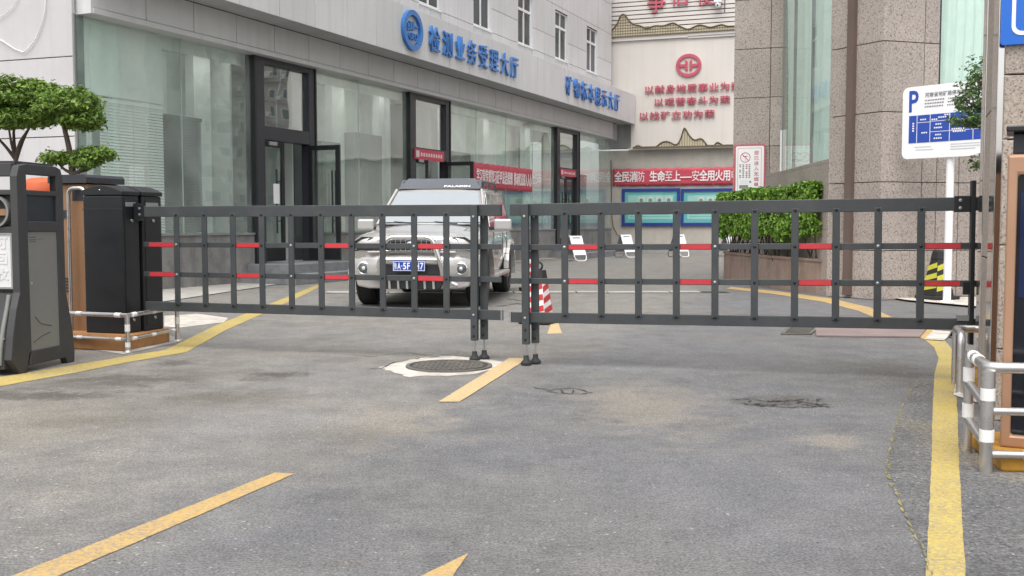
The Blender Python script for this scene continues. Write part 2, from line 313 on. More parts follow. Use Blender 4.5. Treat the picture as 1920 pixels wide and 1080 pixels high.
def asphalt(name, stains, base=0.20, rough_zone=False, lane=None):
    m = bpy.data.materials.new(name); m.use_nodes = True; nt = m.node_tree; L = nt.links; b = nt.nodes['Principled BSDF']
    b.inputs['Roughness'].default_value = 0.82; b.inputs['Specular IOR Level'].default_value = 0.35
    g = nd(nt, 'ShaderNodeNewGeometry'); P = g.outputs['Position']
    def noise(s, d=4.0, ro=0.55, vec=P):
        n = nd(nt, 'ShaderNodeTexNoise'); n.inputs['Scale'].default_value = s; n.inputs['Detail'].default_value = d; n.inputs['Roughness'].default_value = ro
        L.new(vec, n.inputs['Vector']); return n.outputs[0]
    def rng(x, a0, a1, lo, hi):
        n = nd(nt, 'ShaderNodeMapRange'); n.inputs[1].default_value = a0; n.inputs[2].default_value = a1; n.inputs[3].default_value = lo; n.inputs[4].default_value = hi
        L.new(x, n.inputs[0]); return n.outputs[0]
    def math_(op, x, y):
        n = nd(nt, 'ShaderNodeMath', operation=op)
        for i, q in enumerate((x, y)):
            if isinstance(q, (int, float)): n.inputs[i].default_value = q
            else: L.new(q, n.inputs[i])
        return n.outputs[0]
    def mix(fac, c0, c1):
        n = nd(nt, 'ShaderNodeMix', data_type='RGBA')
        if isinstance(fac, float): n.inputs[0].default_value = fac
        else: L.new(fac, n.inputs[0])
        for i, c in ((6, c0), (7, c1)):
            if isinstance(c, tuple): n.inputs[i].default_value = (*c, 1)
            else: L.new(c, n.inputs[i])
        return n.outputs[2]
    B = base
    # dusty tan areas over cool grey
    c = mix(rng(noise(0.42, 4, 0.6), 0.42, 0.66, 0.0, 0.6), (B, B * 1.0, B * 1.02), (B * 1.13, B * 1.05, B * 0.92))
    # darker worn fields
    c = mix(rng(noise(0.95, 9, 0.72), 0.50, 0.66, 0.0, 0.42), c, (B * 0.62, B * 0.60, B * 0.56))
    mpv = nd(nt, 'ShaderNodeMapping'); mpv.inputs['Rotation'].default_value = (0, 0, R(-14)); mpv.inputs['Scale'].default_value = (2.4, 0.28, 1); L.new(P, mpv.inputs['Vector'])
    tr = noise(1.0, 5, 0.6, mpv.outputs[0])                      # tyre-polished streaks along the lane
    c = mix(rng(tr, 0.5, 0.72, 0.0, 0.45), c, (B * 1.2, B * 1.18, B * 1.15))
    mo = noise(3.4, 9, 0.72)
    ms = nd(nt, 'ShaderNodeVectorMath', operation='SCALE'); L.new(c, ms.inputs[0]); L.new(rng(mo, 0.36, 0.64, 0.83, 1.16), ms.inputs['Scale']); c = ms.outputs[0]
    pn = noise(2.6, 6, 0.65); pn2 = noise(3.6, 9, 0.74)
    sx = nd(nt, 'ShaderNodeSeparateXYZ'); L.new(P, sx.inputs[0])
    if lane:                                                       # two resurfaced lanes: dusty left, newer right
        a0, b0_ = lane; k_ = (b0_.x-a0.x)/(b0_.y-a0.y)
        dist = math_('SUBTRACT', math_('SUBTRACT', sx.outputs[0], a0.x), math_('MULTIPLY', math_('SUBTRACT', sx.outputs[1], a0.y), k_))
        dist = math_('ADD', dist, rng(pn, 0.3, 0.7, -0.35, 0.35))
        sc_ = nd(nt, 'ShaderNodeVectorMath', operation='MULTIPLY'); L.new(c, sc_.inputs[0])
        tint = mix(rng(dist, -0.35, 0.45, 0.0, 1.0), (1.10, 1.065, 0.99), (0.82, 0.82, 0.83)); L.new(tint, sc_.inputs[1]); c = sc_.outputs[0]
    for (x, y, rx, ry, rot, amt, col) in stains:
        q = R(rot); ca, sa = math.cos(q), math.sin(q)
        dx = math_('SUBTRACT', sx.outputs[0], x); dy = math_('SUBTRACT', sx.outputs[1], y)
        ux = math_('ADD', math_('MULTIPLY', dx, ca / rx), math_('MULTIPLY', dy, sa / rx))
        uy = math_('ADD', math_('MULTIPLY', dx, -sa / ry), math_('MULTIPLY', dy, ca / ry))
        d = math_('SQRT', math_('ADD', math_('MULTIPLY', ux, ux), math_('MULTIPLY', uy, uy)), 0.0)
        d = math_('ADD', d, rng(pn2, 0.32, 0.68, -0.8, 0.8))
        c = mix(rng(d, 1.15, 0.25, 0.0, amt), c, col)
    # aggregate: fine light and dark grains, sparse pale chips, dark grit
    fn = noise(95, 3, 0.7)
    k = math_('MULTIPLY', rng(fn, 0.4, 0.6, 0.66, 1.34), rng(noise(28, 5, 0.75), 0.38, 0.62, 0.86, 1.14))
    if rough_zone: k = math_('MULTIPLY', k, rng(noise(38, 3, 0.7), 0.35, 0.65, 0.6, 1.35))
    s = nd(nt, 'ShaderNodeVectorMath', operation='SCALE'); L.new(c, s.inputs[0]); L.new(k, s.inputs['Scale']); c = s.outputs[0]
    vo = nd(nt, 'ShaderNodeTexVoronoi'); vo.inputs['Scale'].default_value = 34.0; L.new(P, vo.inputs['Vector'])
    sepc = nd(nt, 'ShaderNodeSeparateColor'); L.new(vo.outputs['Color'], sepc.inputs[0])
    chip = math_('MULTIPLY', math_('LESS_THAN', vo.outputs['Distance'], 0.20), math_('GREATER_THAN', sepc.outputs[0], 0.88))
    chip = math_('MULTIPLY', chip, rng(noise(0.7, 3), 0.4, 0.6, 0.1, 0.8))
    c = mix(chip, c, (0.44, 0.42, 0.37))
    vo2 = nd(nt, 'ShaderNodeTexVoronoi'); vo2.inputs['Scale'].default_value = 15.0; L.new(P, vo2.inputs['Vector'])
    sep2 = nd(nt, 'ShaderNodeSeparateColor'); L.new(vo2.outputs['Color'], sep2.inputs[0])
    grit = math_('MULTIPLY', math_('LESS_THAN', vo2.outputs['Distance'], 0.12), math_('GREATER_THAN', sep2.outputs[1], 0.94))
    c = mix(math_('MULTIPLY', grit, 0.85), c, (0.05, 0.045, 0.04))
    L.new(c, b.inputs['Base Color'])
    bp = nd(nt, 'ShaderNodeBump'); bp.inputs['Strength'].default_value = 0.9 if rough_zone else 0.7; bp.inputs['Distance'].default_value = 0.012 if rough_zone else 0.006
    L.new(noise(60 if rough_zone else 85, 6, 0.75), bp.inputs['Height']); L.new(bp.outputs[0], b.inputs['Normal'])
    MATS[name] = m
def st(u, v, wpx, hpx, amt, col, rot=0.0):
    c = gnd(u, v); lft = gnd(u - wpx, v); far = gnd(u, v - hpx); near = gnd(u, v + hpx)
    return (c.x, c.y, c.x - lft.x, (far.y - near.y) / 2, rot, amt, col)
DARK = (0.085, 0.078, 0.066); TAN = (0.255, 0.225, 0.18); GREY = (0.215, 0.215, 0.22)
asphalt('asphalt', [
    st(520, 703, 60, 10, 1.0, DARK), st(360, 705, 150, 22, 0.45, DARK), st(110, 742, 90, 9, 0.8, DARK), st(330, 680, 60, 9, 0.8, DARK),
    st(150, 720, 140, 22, 0.55, DARK), st(250, 770, 230, 45, 0.35, (0.13, 0.12, 0.10)), st(560, 850, 170, 40, 0.30, (0.13, 0.12, 0.10)),
    st(720, 790, 150, 40, 0.55, TAN), st(500, 790, 240, 35, 0.40, GREY), st(1210, 760, 130, 60, 0.5, TAN), st(1430, 690, 330, 32, 0.45, (0.13, 0.125, 0.115)),
    st(1470, 754, 110, 11, 0.75, (0.075, 0.07, 0.06)), st(1300, 930, 420, 120, 0.25, (0.155, 0.155, 0.16)), st(650, 1056, 40, 9, 0.6, (0.13, 0.12, 0.10)),
    st(1560, 830, 60, 26, 0.5, TAN), st(820, 640, 190, 18, 0.4, GREY), st(1050, 650, 120, 16, 0.3, DARK), st(1250, 690, 300, 10, 0.4, GREY), st(60, 790, 160, 40, 0.5, (0.24,0.22,0.18)), st(420, 745, 170, 16, 0.5, DARK), st(60, 740, 130, 10, 0.75, DARK), st(230, 712, 120, 9, 0.75, DARK), st(180, 790, 200, 14, 0.4, DARK), st(620, 815, 150, 20, 0.4, DARK), st(900, 640, 120, 10, 0.4, DARK), st(1640, 690, 80, 25, 0.5, DARK)], 0.162, False, (gnd(845, 753), gnd(290, 985)))
asphalt('asphalt_verge', [st(1830, 860, 60, 40, 0.6, TAN), st(1720, 800, 40, 60, 0.5, (0.2, 0.18, 0.13))], 0.135, True)
asphalt('asphalt_gravel', [], 0.15, True)

# ------------------------------------------------------------------ mesh helpers
class MB:
    def __init__(s): s.v = []; s.f = []
    def add(s, vs, fs):
        k = len(s.v); s.v += [tuple(p) for p in vs]; s.f += [tuple(i + k for i in q) for q in fs]; return s
    def box(s, x0, x1, y0, y1, z0, z1):
        return s.add([(x0,y0,z0),(x1,y0,z0),(x1,y1,z0),(x0,y1,z0),(x0,y0,z1),(x1,y0,z1),(x1,y1,z1),(x0,y1,z1)],
                     [(0,3,2,1),(4,5,6,7),(0,1,5,4),(1,2,6,5),(2,3,7,6),(3,0,4,7)])
    def bar(s, p0, p1, w, h, up=(0,0,1)):
        p0, p1 = Vector(p0), Vector(p1); d = (p1 - p0).normalized(); u = Vector(up)
        if abs(d.dot(u)) > 0.98: u = Vector((0, 1, 0))
        r = d.cross(u).normalized(); u = r.cross(d)
        vs = []
        for p in (p0, p1):
            for a, b in ((-1,-1),(1,-1),(1,1),(-1,1)): vs.append(p + r * a * w / 2 + u * b * h / 2)
        return s.add(vs, [(3,2,1,0),(4,5,6,7),(0,1,5,4),(1,2,6,5),(2,3,7,6),(3,0,4,7)])
    def tube(s, pts, r, n=10, r1=None, cap=True):
        pts = [Vector(p) for p in pts]; m = len(pts); k = len(s.v); ref = None
        for i, p in enumerate(pts):
            d = (pts[min(i+1, m-1)] - pts[max(i-1, 0)]).normalized()
            if ref is None:
                ref = Vector((0,0,1)) if abs(d.z) < 0.9 else Vector((1,0,0))
            a = d.cross(ref).normalized(); ref = a.cross(d).normalized()
            rr = r if r1 is None else r + (r1 - r) * i / (m - 1)
            if isinstance(r, (list, tuple)): rr = r[i]
            for j in range(n):
                t = 2 * math.pi * j / n; s.v.append(tuple(p + a * math.cos(t) * rr + ref * math.sin(t) * rr))
        for i in range(m - 1):
            for j in range(n):
                s.f.append((k+i*n+j, k+i*n+(j+1)%n, k+(i+1)*n+(j+1)%n, k+(i+1)*n+j))
        if cap:
            s.f.append(tuple(k + j for j in reversed(range(n)))); s.f.append(tuple(k + (m-1)*n + j for j in range(n)))
        return s
    def lathe(s, prof, c=(0,0,0), n=24, axis='z'):
        k = len(s.v); m = len(prof)
        for (r, h) in prof:
            for j in range(n):
                t = 2*math.pi*j/n; x, y = r*math.cos(t), r*math.sin(t)
                p = (x, y, h) if axis == 'z' else ((x, -h, y) if axis == 'y' else (h, x, y))
                s.v.append((c[0]+p[0], c[1]+p[1], c[2]+p[2]))
        for i in range(m-1):
            for j in range(n): s.f.append((k+i*n+j, k+i*n+(j+1)%n, k+(i+1)*n+(j+1)%n, k+(i+1)*n+j))
        s.f.append(tuple(k+j for j in reversed(range(n)))); s.f.append(tuple(k+(m-1)*n+j for j in range(n)))
        return s
    def prism(s, poly, a0, a1, plane='xz'):
        n = len(poly); k = len(s.v)
        for a in (a0, a1):
            for (p, q) in poly:
                s.v.append((p, a, q) if plane == 'xz' else ((p, q, a) if plane == 'xy' else (a, p, q)))
        s.f.append(tuple(k+i for i in range(n))); s.f.append(tuple(k+n+i for i in reversed(range(n))))
        for i in range(n): s.f.append((k+i, k+n+i, k+n+(i+1)%n, k+(i+1)%n))
        return s
    def ring(s, outer, inner, a0, a1, plane='xz'):
        n = len(outer); k = len(s.v)
        for poly in (outer, inner):
            for a in (a0, a1):
                for (p, q) in poly: s.v.append((p, a, q) if plane == 'xz' else ((p, q, a) if plane == 'xy' else (a, p, q)))
        for i in range(n):
            j = (i+1) % n; o0, o1, i0, i1 = k, k+n, k+2*n, k+3*n
            s.f += [(o0+i,o0+j,i0+j,i0+i), (o1+j,o1+i,i1+i,i1+j), (o0+j,o0+i,o1+i,o1+j), (i0+i,i0+j,i1+j,i1+i)]
        return s
    def build(s, name, mat, parent=None, loc=(0,0,0), rot=(0,0,0), smooth=0, bevel=0.0, fix=True):
        me = bpy.data.meshes.new(name); me.from_pydata(s.v, [], s.f)
        if fix and len(s.f) < 30000:
            bm = bmesh.new(); bm.from_mesh(me); bmesh.ops.recalc_face_normals(bm, faces=bm.faces); bm.to_mesh(me); bm.free()
        if smooth:
            me.shade_smooth(); me.set_sharp_from_angle(angle=R(smooth))
        me.materials.append(MATS[mat]); me.update()
        return link(name, me, parent, loc, rot, bevel)
def link(name, me, parent=None, loc=(0,0,0), rot=(0,0,0), bevel=0.0):
    o = bpy.data.objects.new(name, me); COL.objects.link(o); o.location = loc; o.rotation_euler = rot
    if parent: o.parent = parent
    if bevel:
        b = o.modifiers.new('bevel', 'BEVEL'); b.width = bevel; b.segments = 2; b.limit_method = 'ANGLE'; b.angle_limit = R(40)
    return o
def tag(o, label, cat, group=None):
    o['label'] = label; o['category'] = cat
    if group: o['group'] = group
    return o
def thing(name, label, cat, loc=(0,0,0), rotz=0.0, group=None):
    o = bpy.data.objects.new(name, None); COL.objects.link(o); o.empty_display_size = 0.2
    o.location = loc; o.rotation_euler = (0, 0, R(rotz)); return tag(o, label, cat, group)
def struct(o): o['kind'] = 'structure'; return o
def bx(name, mat, parent, x0, x1, y0, y1, z0, z1, bevel=0.0): return MB().box(x0,x1,y0,y1,z0,z1).build(name, mat, parent, bevel=bevel)
def copy_tree(o, parent=None):
    c = o.copy(); COL.objects.link(c)
    if parent: c.parent = parent
    for ch in list(o.children): copy_tree(ch, c)
    return c
_pc = {}
def panel(name, mat, parent, x0, x1, z0, z1, y0, y1, ch=0.006):
    """a slab with chamfered front edges (front is -y); meshes shared between equal sizes"""
    w, d, h = round(x1-x0, 4), round(y1-y0, 4), round(z1-z0, 4); key = (w, d, h, mat, ch)
    if key not in _pc:
        vs = [(ch,0,ch),(w-ch,0,ch),(w-ch,0,h-ch),(ch,0,h-ch),(0,ch,0),(w,ch,0),(w,ch,h),(0,ch,h),(0,d,0),(w,d,0),(w,d,h),(0,d,h)]
        fs = [(0,1,2,3),(4,5,1,0),(5,6,2,1),(6,7,3,2),(7,4,0,3),(8,9,5,4),(9,10,6,5),(10,11,7,6),(11,8,4,7),(11,10,9,8)]
        me = bpy.data.meshes.new(name); me.from_pydata(vs, [], fs); me.materials.append(MATS[mat]); _pc[key] = me
    return link(name, _pc[key], parent, (x0, y0, z0))
_tx = {}
def put_text(name, s, bold, parent, x0, x1, z0, z1, y, mat, depth=0.004, cell=False):
    """lettering on a face whose outside is -y; fitted to the rectangle, or to the cell of a full-width character"""
    me, bx0, by0, bx1, by1 = STRINGS[(s, bold)]
    if cell: _, bx0, by0, bx1, by1 = STRINGS[('国', bold)]
    if (s, bold, mat) not in _tx:
        m2 = me.copy(); m2.materials.clear(); m2.materials.append(MATS[mat]); _tx[(s, bold, mat)] = m2
    o = bpy.data.objects.new(name, _tx[(s, bold, mat)]); COL.objects.link(o); o.parent = parent
    sx, sz = (x1-x0)/(bx1-bx0), (z1-z0)/(by1-by0)
    o.rotation_euler = (math.pi/2, 0, 0); o.scale = (sx, sz, depth); o.location = (x0 - bx0*sx, y - depth/2, z0 - by0*sz)
    return o
def rounded(x0, x1, z0, z1, r, n=5):
    out = []
    for cx, cz, a0 in ((x1-r, z0+r, -90), (x1-r, z1-r, 0), (x0+r, z1-r, 90), (x0+r, z0+r, 180)):
        for i in range(n+1):
            t = R(a0 + 90*i/n); out.append((cx + r*math.cos(t), cz + r*math.sin(t)))
    return out
def circle(cx, cz, rx, rz, n=32): return [(cx + rx*math.cos(2*math.pi*i/n), cz + rz*math.sin(2*math.pi*i/n)) for i in range(n)]
_jr = random.Random(77)
def rough_edge(pts, closed, amp=0.0014, step=0.04):
    out = []; n = len(pts)
    for i in range(n if closed else n-1):
        a_, b_ = Vector(pts[i]), Vector(pts[(i+1) % n]); k = max(1, int((b_-a_).length/step)); out.append(a_)
        for j in range(1, k): out.append(a_.lerp(b_, j/k) + Vector((_jr.gauss(0, amp), _jr.gauss(0, amp), 0)))
    return out if closed else out+[Vector(pts[-1])]
def sheet(name, pts, z, mat, parent=None):
    return MB().add([(p[0], p[1], z) for p in pts], [tuple(range(len(pts)))]).build(name, mat, parent)
def ribbon(name, left, right, z, mat, parent=None):
    vs = [(p[0], p[1], z) for p in left] + [(p[0], p[1], z) for p in right]; n = len(left)
    return MB().add(vs, [(i, i+1, n+i+1, n+i) for i in range(n-1)]).build(name, mat, parent)
def leaves(name, spots, size, mat, parent, rng, up=0.45, aspect=0.5):
    vs, fs = [], []
    for (p, nrm) in spots:
        n = Vector(nrm) + Vector((rng.gauss(0,.5), rng.gauss(0,.5), rng.gauss(0,.5) + up))
        if n.length < 1e-3: n = Vector((0,0,1))
        n.normalize(); t = n.cross(Vector((rng.gauss(0,1), rng.gauss(0,1), rng.gauss(0,1))))
        if t.length < 1e-3: continue
        t.normalize(); b = n.cross(t); s = size * rng.uniform(0.6, 1.35); p = Vector(p); k = len(vs)
        vs += [p - t*s*0.5, p + b*s*aspect*0.5 + n*s*0.12, p + t*s*0.5, p - b*s*aspect*0.5 + n*s*0.12]
        fs += [(k, k+1, k+2), (k, k+2, k+3)]
    me = bpy.data.meshes.new(name); me.from_pydata(vs, [], fs); me.materials.append(MATS[mat])
    return link(name, me, parent)

# ================================================================== GROUND
road = struct(sheet('road', [(-160, -60), (160, -60), (160, 260), (-160, 260)], 0.0, 'asphalt'))
def px(pts, z=0.0): return [gnd(u, v, z) for (u, v) in pts]
sheet('verge_patch', px([(1722,716),(1700,745),(1682,790),(1668,850),(1662,890),(1690,950),(1715,1000),(1741,1060),(1750,1110),(2300,1110),(2200,760),(1840,700)], 0.0015), 0.0015, 'asphalt_verge', road)
def line(name, l, r, mat, z=0.003):
    a_, b_ = px(l, z), px(r, z); A2, B2 = [], []
    for i in range(len(a_)-1):
        k = max(2, int((b_[i+1]-b_[i]).length/0.07))
        for j in range(k):
            A2.append(a_[i].lerp(a_[i+1], j/k) + Vector((_jr.gauss(0,.0014), _jr.gauss(0,.0014), 0))); B2.append(b_[i].lerp(b_[i+1], j/k) + Vector((_jr.gauss(0,.0014), _jr.gauss(0,.0014), 0)))
    return ribbon(name, A2+[a_[-1]], B2+[b_[-1]], z, mat, road)
def decal(name, pts, z, mat, amp=.0014): return sheet(name, rough_edge(px(pts, z), True, amp), z, mat, road)
line('edge_line', [(-700,858),(-60,720),(0,707),(140,684),(235,668),(310,656),(400,612),(480,580),(560,548),(592,535)],
     [(-700,892),(-60,738),(0,724),(140,699),(235,680),(350,660),(425,618),(500,585),(575,550),(604,535)], 'paint_yellow')
line('edge_line', [(1733,636),(1752,652),(1760,672),(1752,700),(1750,740),(1748,800),(1746,880),(1743,950),(1739,1030),(1735,1110)],
     [(1770,637),(1786,655),(1794,680),(1793,740),(1795,770),(1796,800),(1799,880),(1803,950),(1807,1030),(1812,1110)], 'paint_yellow')
line('edge_line', [(1362,541),(1450,551),(1545,566),(1610,583),(1650,600),(1733,636)], [(1372,538),(1460,546),(1560,560),(1630,576),(1672,594),(1762,622)], 'paint_orange')
decal('lane_line', [(-140,1143),(-50,1148),(552,888),(515,886)], 0.003, 'paint_orange')
decal('lane_line', [(822,753),(862,753),(990,672),(955,671)], 0.005, 'paint_pale')
decal('lane_line', [(1026,626),(1054,625),(1046,603),(1034,603)], 0.003, 'paint_pale')
decal('lane_arrow', [(878,1037),(830,1110),(815,1150),(650,1140),(785,1082)], 0.003, 'paint_orange')
rg = random.Random(4)
def crack(pts, w, mat='crack', z=0.0045, name='crack'):
    fine = []
    for i in range(len(pts)-1):
        (a0, b0), (a1, b1) = pts[i], pts[i+1]; n = max(2, int(math.hypot(a1-a0, b1-b0)/9))
        for k in range(n):
            t = k/n; fine.append((a0+(a1-a0)*t + rg.uniform(-2.5,2.5), b0+(b1-b0)*t + rg.uniform(-1.0,1.0)))
    fine.append(pts[-1]); g = px(fine, z); L_, R_ = [], []
    for i, p in enumerate(g):
        d = (g[min(i+1,len(g)-1)] - g[max(i-1,0)]); d.z = 0; d.normalize(); nrm = Vector((-d.y, d.x, 0)); ww = w*rg.uniform(0.45,1.4)/2
        if i in (0, len(g)-1): ww *= 0.15
        L_.append(p + nrm*ww); R_.append(p - nrm*ww)
    return ribbon(name, L_, R_, z, mat, road)
mc = [(1724,712),(1702,742),(1683,790),(1669,850),(1662,888),(1690,950),(1716,1000),(1741,1060),(1748,1100)]
def along(a_, b_, t): return (a_[0]+(b_[0]-a_[0])*t, a_[1]+(b_[1]-a_[1])*t)
for i in range(len(mc)-1):
    for t0 in (0.0, .25, .5, .75):
        dx = rg.uniform(-3, 3); p0, p1 = along(mc[i], mc[i+1], t0), along(mc[i], mc[i+1], t0+rg.uniform(.16,.27))
        crack([(p0[0]+dx, p0[1]), (p1[0]+dx, p1[1])], rg.uniform(.006,.018), 'moss_crack', name='mossy_crack')
crack([(960,723),(1000,726),(1030,729)], 0.012)
crack([(1020,733),(1040,729),(1075,728),(1112,735),(1085,738),(1045,737),(1020,732)], 0.014)
crack([(1050,730),(1056,737)], 0.014); crack([(1075,729),(1072,738)], 0.014)
crack([(1370,749),(1400,747),(1440,752),(1490,750),(1530,757),(1568,758)], 0.016)
crack([(1385,755),(1430,760),(1480,763),(1540,762)], 0.014)
for k in range(46):
    u = 1392 + rg.uniform(0, 160); v = 755 + rg.uniform(-6, 7); crack([(u, v), (u+rg.uniform(-6,20), v+rg.uniform(-4,4))], rg.uniform(.008,.022))
crack([(640,665),(700,668),(760,660),(830,670)], 0.008); crack([(820,500+164),(900,669),(960,672)], 0.008)
crack([(690,690),(712,690),(740,679),(790,671),(850,669)], 0.014)
crack([(945,558),(990,566),(930,575)], 0.03); crack([(950,569),(1000,571)], 0.02)
sheet('concrete_patch', rough_edge(px([(712,690),(742,680),(790,671),(850,667),(900,672),(948,680),(934,690),(905,697),(880,702),(840,705),(800,704),(768,707),(742,700)], 0.003), True, .014, .06), 0.003, 'concrete_pale', road)
sheet('concrete_patch', px([(308,592),(370,588),(428,596),(420,604),(336,614),(308,612)], 0.002), 0.002, 'concrete_pale', road)
sheet('concrete_patch', px([(135,650),(232,664),(330,642),(346,636),(300,625),(120,630)], 0.004), 0.004, 'concrete', road)
sheet('concrete_patch', px([(1788,740),(1830,754),(1850,750),(1850,690),(1795,690)], 0.009), 0.009, 'concrete_pale', road)
sheet('paving_slab', px([(1750,619),(1789,622),(1770,638),(1733,636)], 0.011), 0.011, 'concrete_pale', road)
# drainage channel across the road: slot and cover slabs
c0, c1 = gnd(610, 549), gnd(1364, 548)
chan = Frame(c0, math.degrees(math.atan2(c1.y-c0.y, c1.x-c0.x)))
clen = (c1 - c0).length
q = [chan.world(0,-.2), chan.world(clen,-.2), chan.world(clen,.2), chan.world(0,.2)]
sheet('drain_slot', q, 0.004, 'crack', road)
n = int(clen/0.52)
for i in range(n):
    p = MB().box(0, 0.49, -0.165, 0.165, -0.02, 0.016).build('drain_cover', 'concrete', road, loc=chan.world(i*0.52+0.02, rg.uniform(-.015,.015), rg.uniform(-.008,.006)), rot=(rg.uniform(-.02,.02), rg.uniform(-.015,.015), R(chan.deg)+rg.uniform(-.02,.02)))

mh = gnd(842, 688)
m = thing('manhole_cover', 'round cast-iron manhole cover in pale concrete patch by the centre line', 'manhole', (mh.x, mh.y, 0.004))
MB().ring(circle(0,0,.345,.345,48), circle(0,0,.315,.315,48), 0.0, 0.012, 'xy').build('rim', 'iron', m)
MB().lathe([(0.308, 0.0), (0.308, 0.006), (0.0, 0.006)], n=48).build('lid', 'crack', m)
for i in range(-6, 7):
    x = i*0.045; h = math.sqrt(max(0.0, 0.285**2 - x*x))
    MB().bar((x, -h, 0.009), (x, h, 0.009), 0.026, 0.01).build('rib', 'iron', m, rot=(0,0,R(-30)))
for i in range(-3, 4):
    x = i*0.085; h = math.sqrt(max(0.0, 0.285**2 - x*x))
    MB().bar((x, -h, 0.0085), (x, h, 0.0085), 0.016, 0.01).build('rib', 'iron', m, rot=(0,0,R(60)))
sp = px([(1528,615),(1738,618),(1724,634),(1531,632)])
tag(MB().add([(p.x,p.y,0.004) for p in sp]+[(p.x,p.y,0.018) for p in sp], [(3,2,1,0),(4,5,6,7),(0,1,5,4),(1,2,6,5),(2,3,7,6),(3,0,4,7)]).build('steel_plate', 'rust_plate'), 'reddish steel plate lying on the asphalt under the right barrier', 'steel plate')
def grate(u0, u1, v0, v1, lean, label):
    g0 = gnd((u0+u1)/2, (v0+v1)/2); t = thing('drain_grate', label, 'drain grate', (g0.x, g0.y, 0.004), 0, 'drain grates under the right barrier')
    q = [gnd(u0+lean,v0)-g0, gnd(u1+lean,v0)-g0, gnd(u1,v1)-g0, gnd(u0,v1)-g0]
    MB().add([(p.x,p.y,0.0) for p in q],[(0,1,2,3)]).build('pit', 'crack', t)
    for k in range(7):
        a = (k+.5)/7; A = q[0].lerp(q[1], a); B = q[3].lerp(q[2], a)
        MB().bar((A.x,A.y,.006),(B.x,B.y,.006),.055,.012).build('bar','iron',t)
    for a in (0.0, 1.0):
        A = q[0].lerp(q[3], a); B = q[1].lerp(q[2], a); MB().bar((A.x,A.y,.007),(B.x,B.y,.007),.03,.014).build('frame','iron',t)
grate(1465, 1520, 614, 628, 16, 'iron drain grate left of the reddish steel plate')
grate(1781, 1800, 620, 634, 8, 'small iron drain grate beside the pale slab near the right railing')

# ================================================================== LEFT OFFICE BUILDING
FA = Frame((-6.8025, 16.3373), 66.5)
office = thing('office_building', 'pale panelled office building with tall shopfront glass and a projecting canopy', 'building', FA.o, FA.deg)
LEN = 26.75
pave = struct(sheet('pavement', [FA.world(*p) for p in ((-6,-3.5),(5.6,-0.48),(5.6,0),(-6,0))], 0.012, 'concrete'))
struct(sheet('pavement', [FA.world(*p) for p in ((12.9,-1.0),(16,-0.5),(27,-0.45),(27,0),(12.9,0))], 0.012, 'concrete'))
# shell (walls that are not clad piece by piece)
bx('wall_core', 'joint', office, 0.02, LEN, 0.15, 9.0, 6.0, 13.0)
bx('floor_slab', 'interior_floor', office, 0.1, LEN-.02, 0.12, 8.9, 0.0, 0.36)
bx('ceiling_slab', 'interior_white', office, 0.1, LEN-.02, 0.06, 8.9, 4.42, 6.0)
bx('back_wall', 'interior_wall', office, 0.1, LEN-.02, 3.6, 3.8, 0.36, 4.42)
# end wall (towards the camera's left): big plaster slabs with open joints
EW = Frame(FA.o, -20.0)
ew = thing('end_wall', 'white plastered end wall with a drooping cable behind the pruned trees', 'wall', FA.o, EW.deg)
bx('wall_core', 'joint', ew, -9.0, -0.07, 0.05, 0.3, 0.0, 13.0)
for (z0, z1) in ((0,1.25),(1.255,2.50),(2.515,3.735),(3.75,5.0),(5.01,6.4),(6.41,9.0)):
    for (x0, x1) in ((-9.0,-6.01),(-6.0,-3.01),(-3.0,-0.02)): panel('wall_slab', 'plaster', ew, x0, x1, z0, z1, -0.001, 0.06, 0.005)
cb = [EW.at(u, v, -0.03) for (u, v) in ((86,-20),(84,20),(78,45),(68,70),(56,88),(44,98),(28,92),(10,80),(-20,62))]
MB().tube([(x, -0.03, z) for (x, z) in cb], 0.009, 6).build('cable', 'pvc', ew, smooth=60)
cb = [EW.at(u, v, -0.03) for (u, v) in ((38,-30),(32,0),(24,14),(10,26),(-20,44))]
MB().tube([(x, -0.03, z) for (x, z) in cb], 0.007, 6).build('cable', 'pvc', ew, smooth=60)

DOORS = [(4.40, 6.40), (10.55, 12.68), (20.68, 22.86)]
BAYS = [(0.05, 4.40, [2.41]), (6.40, 10.55, [8.28]), (12.68, 20.68, [14.52, 16.6, 18.7]), (22.86, 26.72, [])]
rs = random.Random(8)
for (a, b, js) in BAYS:
    # stone dado under the glass
    cuts = [a]; w = (b-a)/max(1, round((b-a)/0.82))
    while cuts[-1] < b-0.05: cuts.append(cuts[-1]+w)
    for i in range(len(cuts)-1):
        panel('dado_slab', 'dado_stone', office, cuts[i]+.002, min(cuts[i+1], b)-.002, 0.0, 0.93, -0.05, 0.1, 0.003)
    bx('sill', 'step_stone', office, a, b, -0.075, 0.10, 0.932, 0.972)
    e = [a] + js + [b]
    for i in range(len(e)-1):
        bx('glass_pane', 'glass_green', office, e[i]+.012, e[i+1]-.012, 0.0, 0.012, 0.972, 4.43)
    for j in js: bx('glass_fin', 'glass_bay', office, j-.006, j+.006, 0.02, 0.32, 0.972, 4.42); bx('joint_bead', 'bead', office, j-.006, j+.006, -0.004, 0.019, 0.972, 4.43)
# near corner of the glass: return pane, edge trim
bx('glass_pane', 'glass_green', office, 0.035, 0.047, 0.0, 0.5, 0.972, 4.43)
bx('corner_trim', 'cap_grey', office, 0.0, 0.03, -0.012, 0.03, 0.0, 4.40)

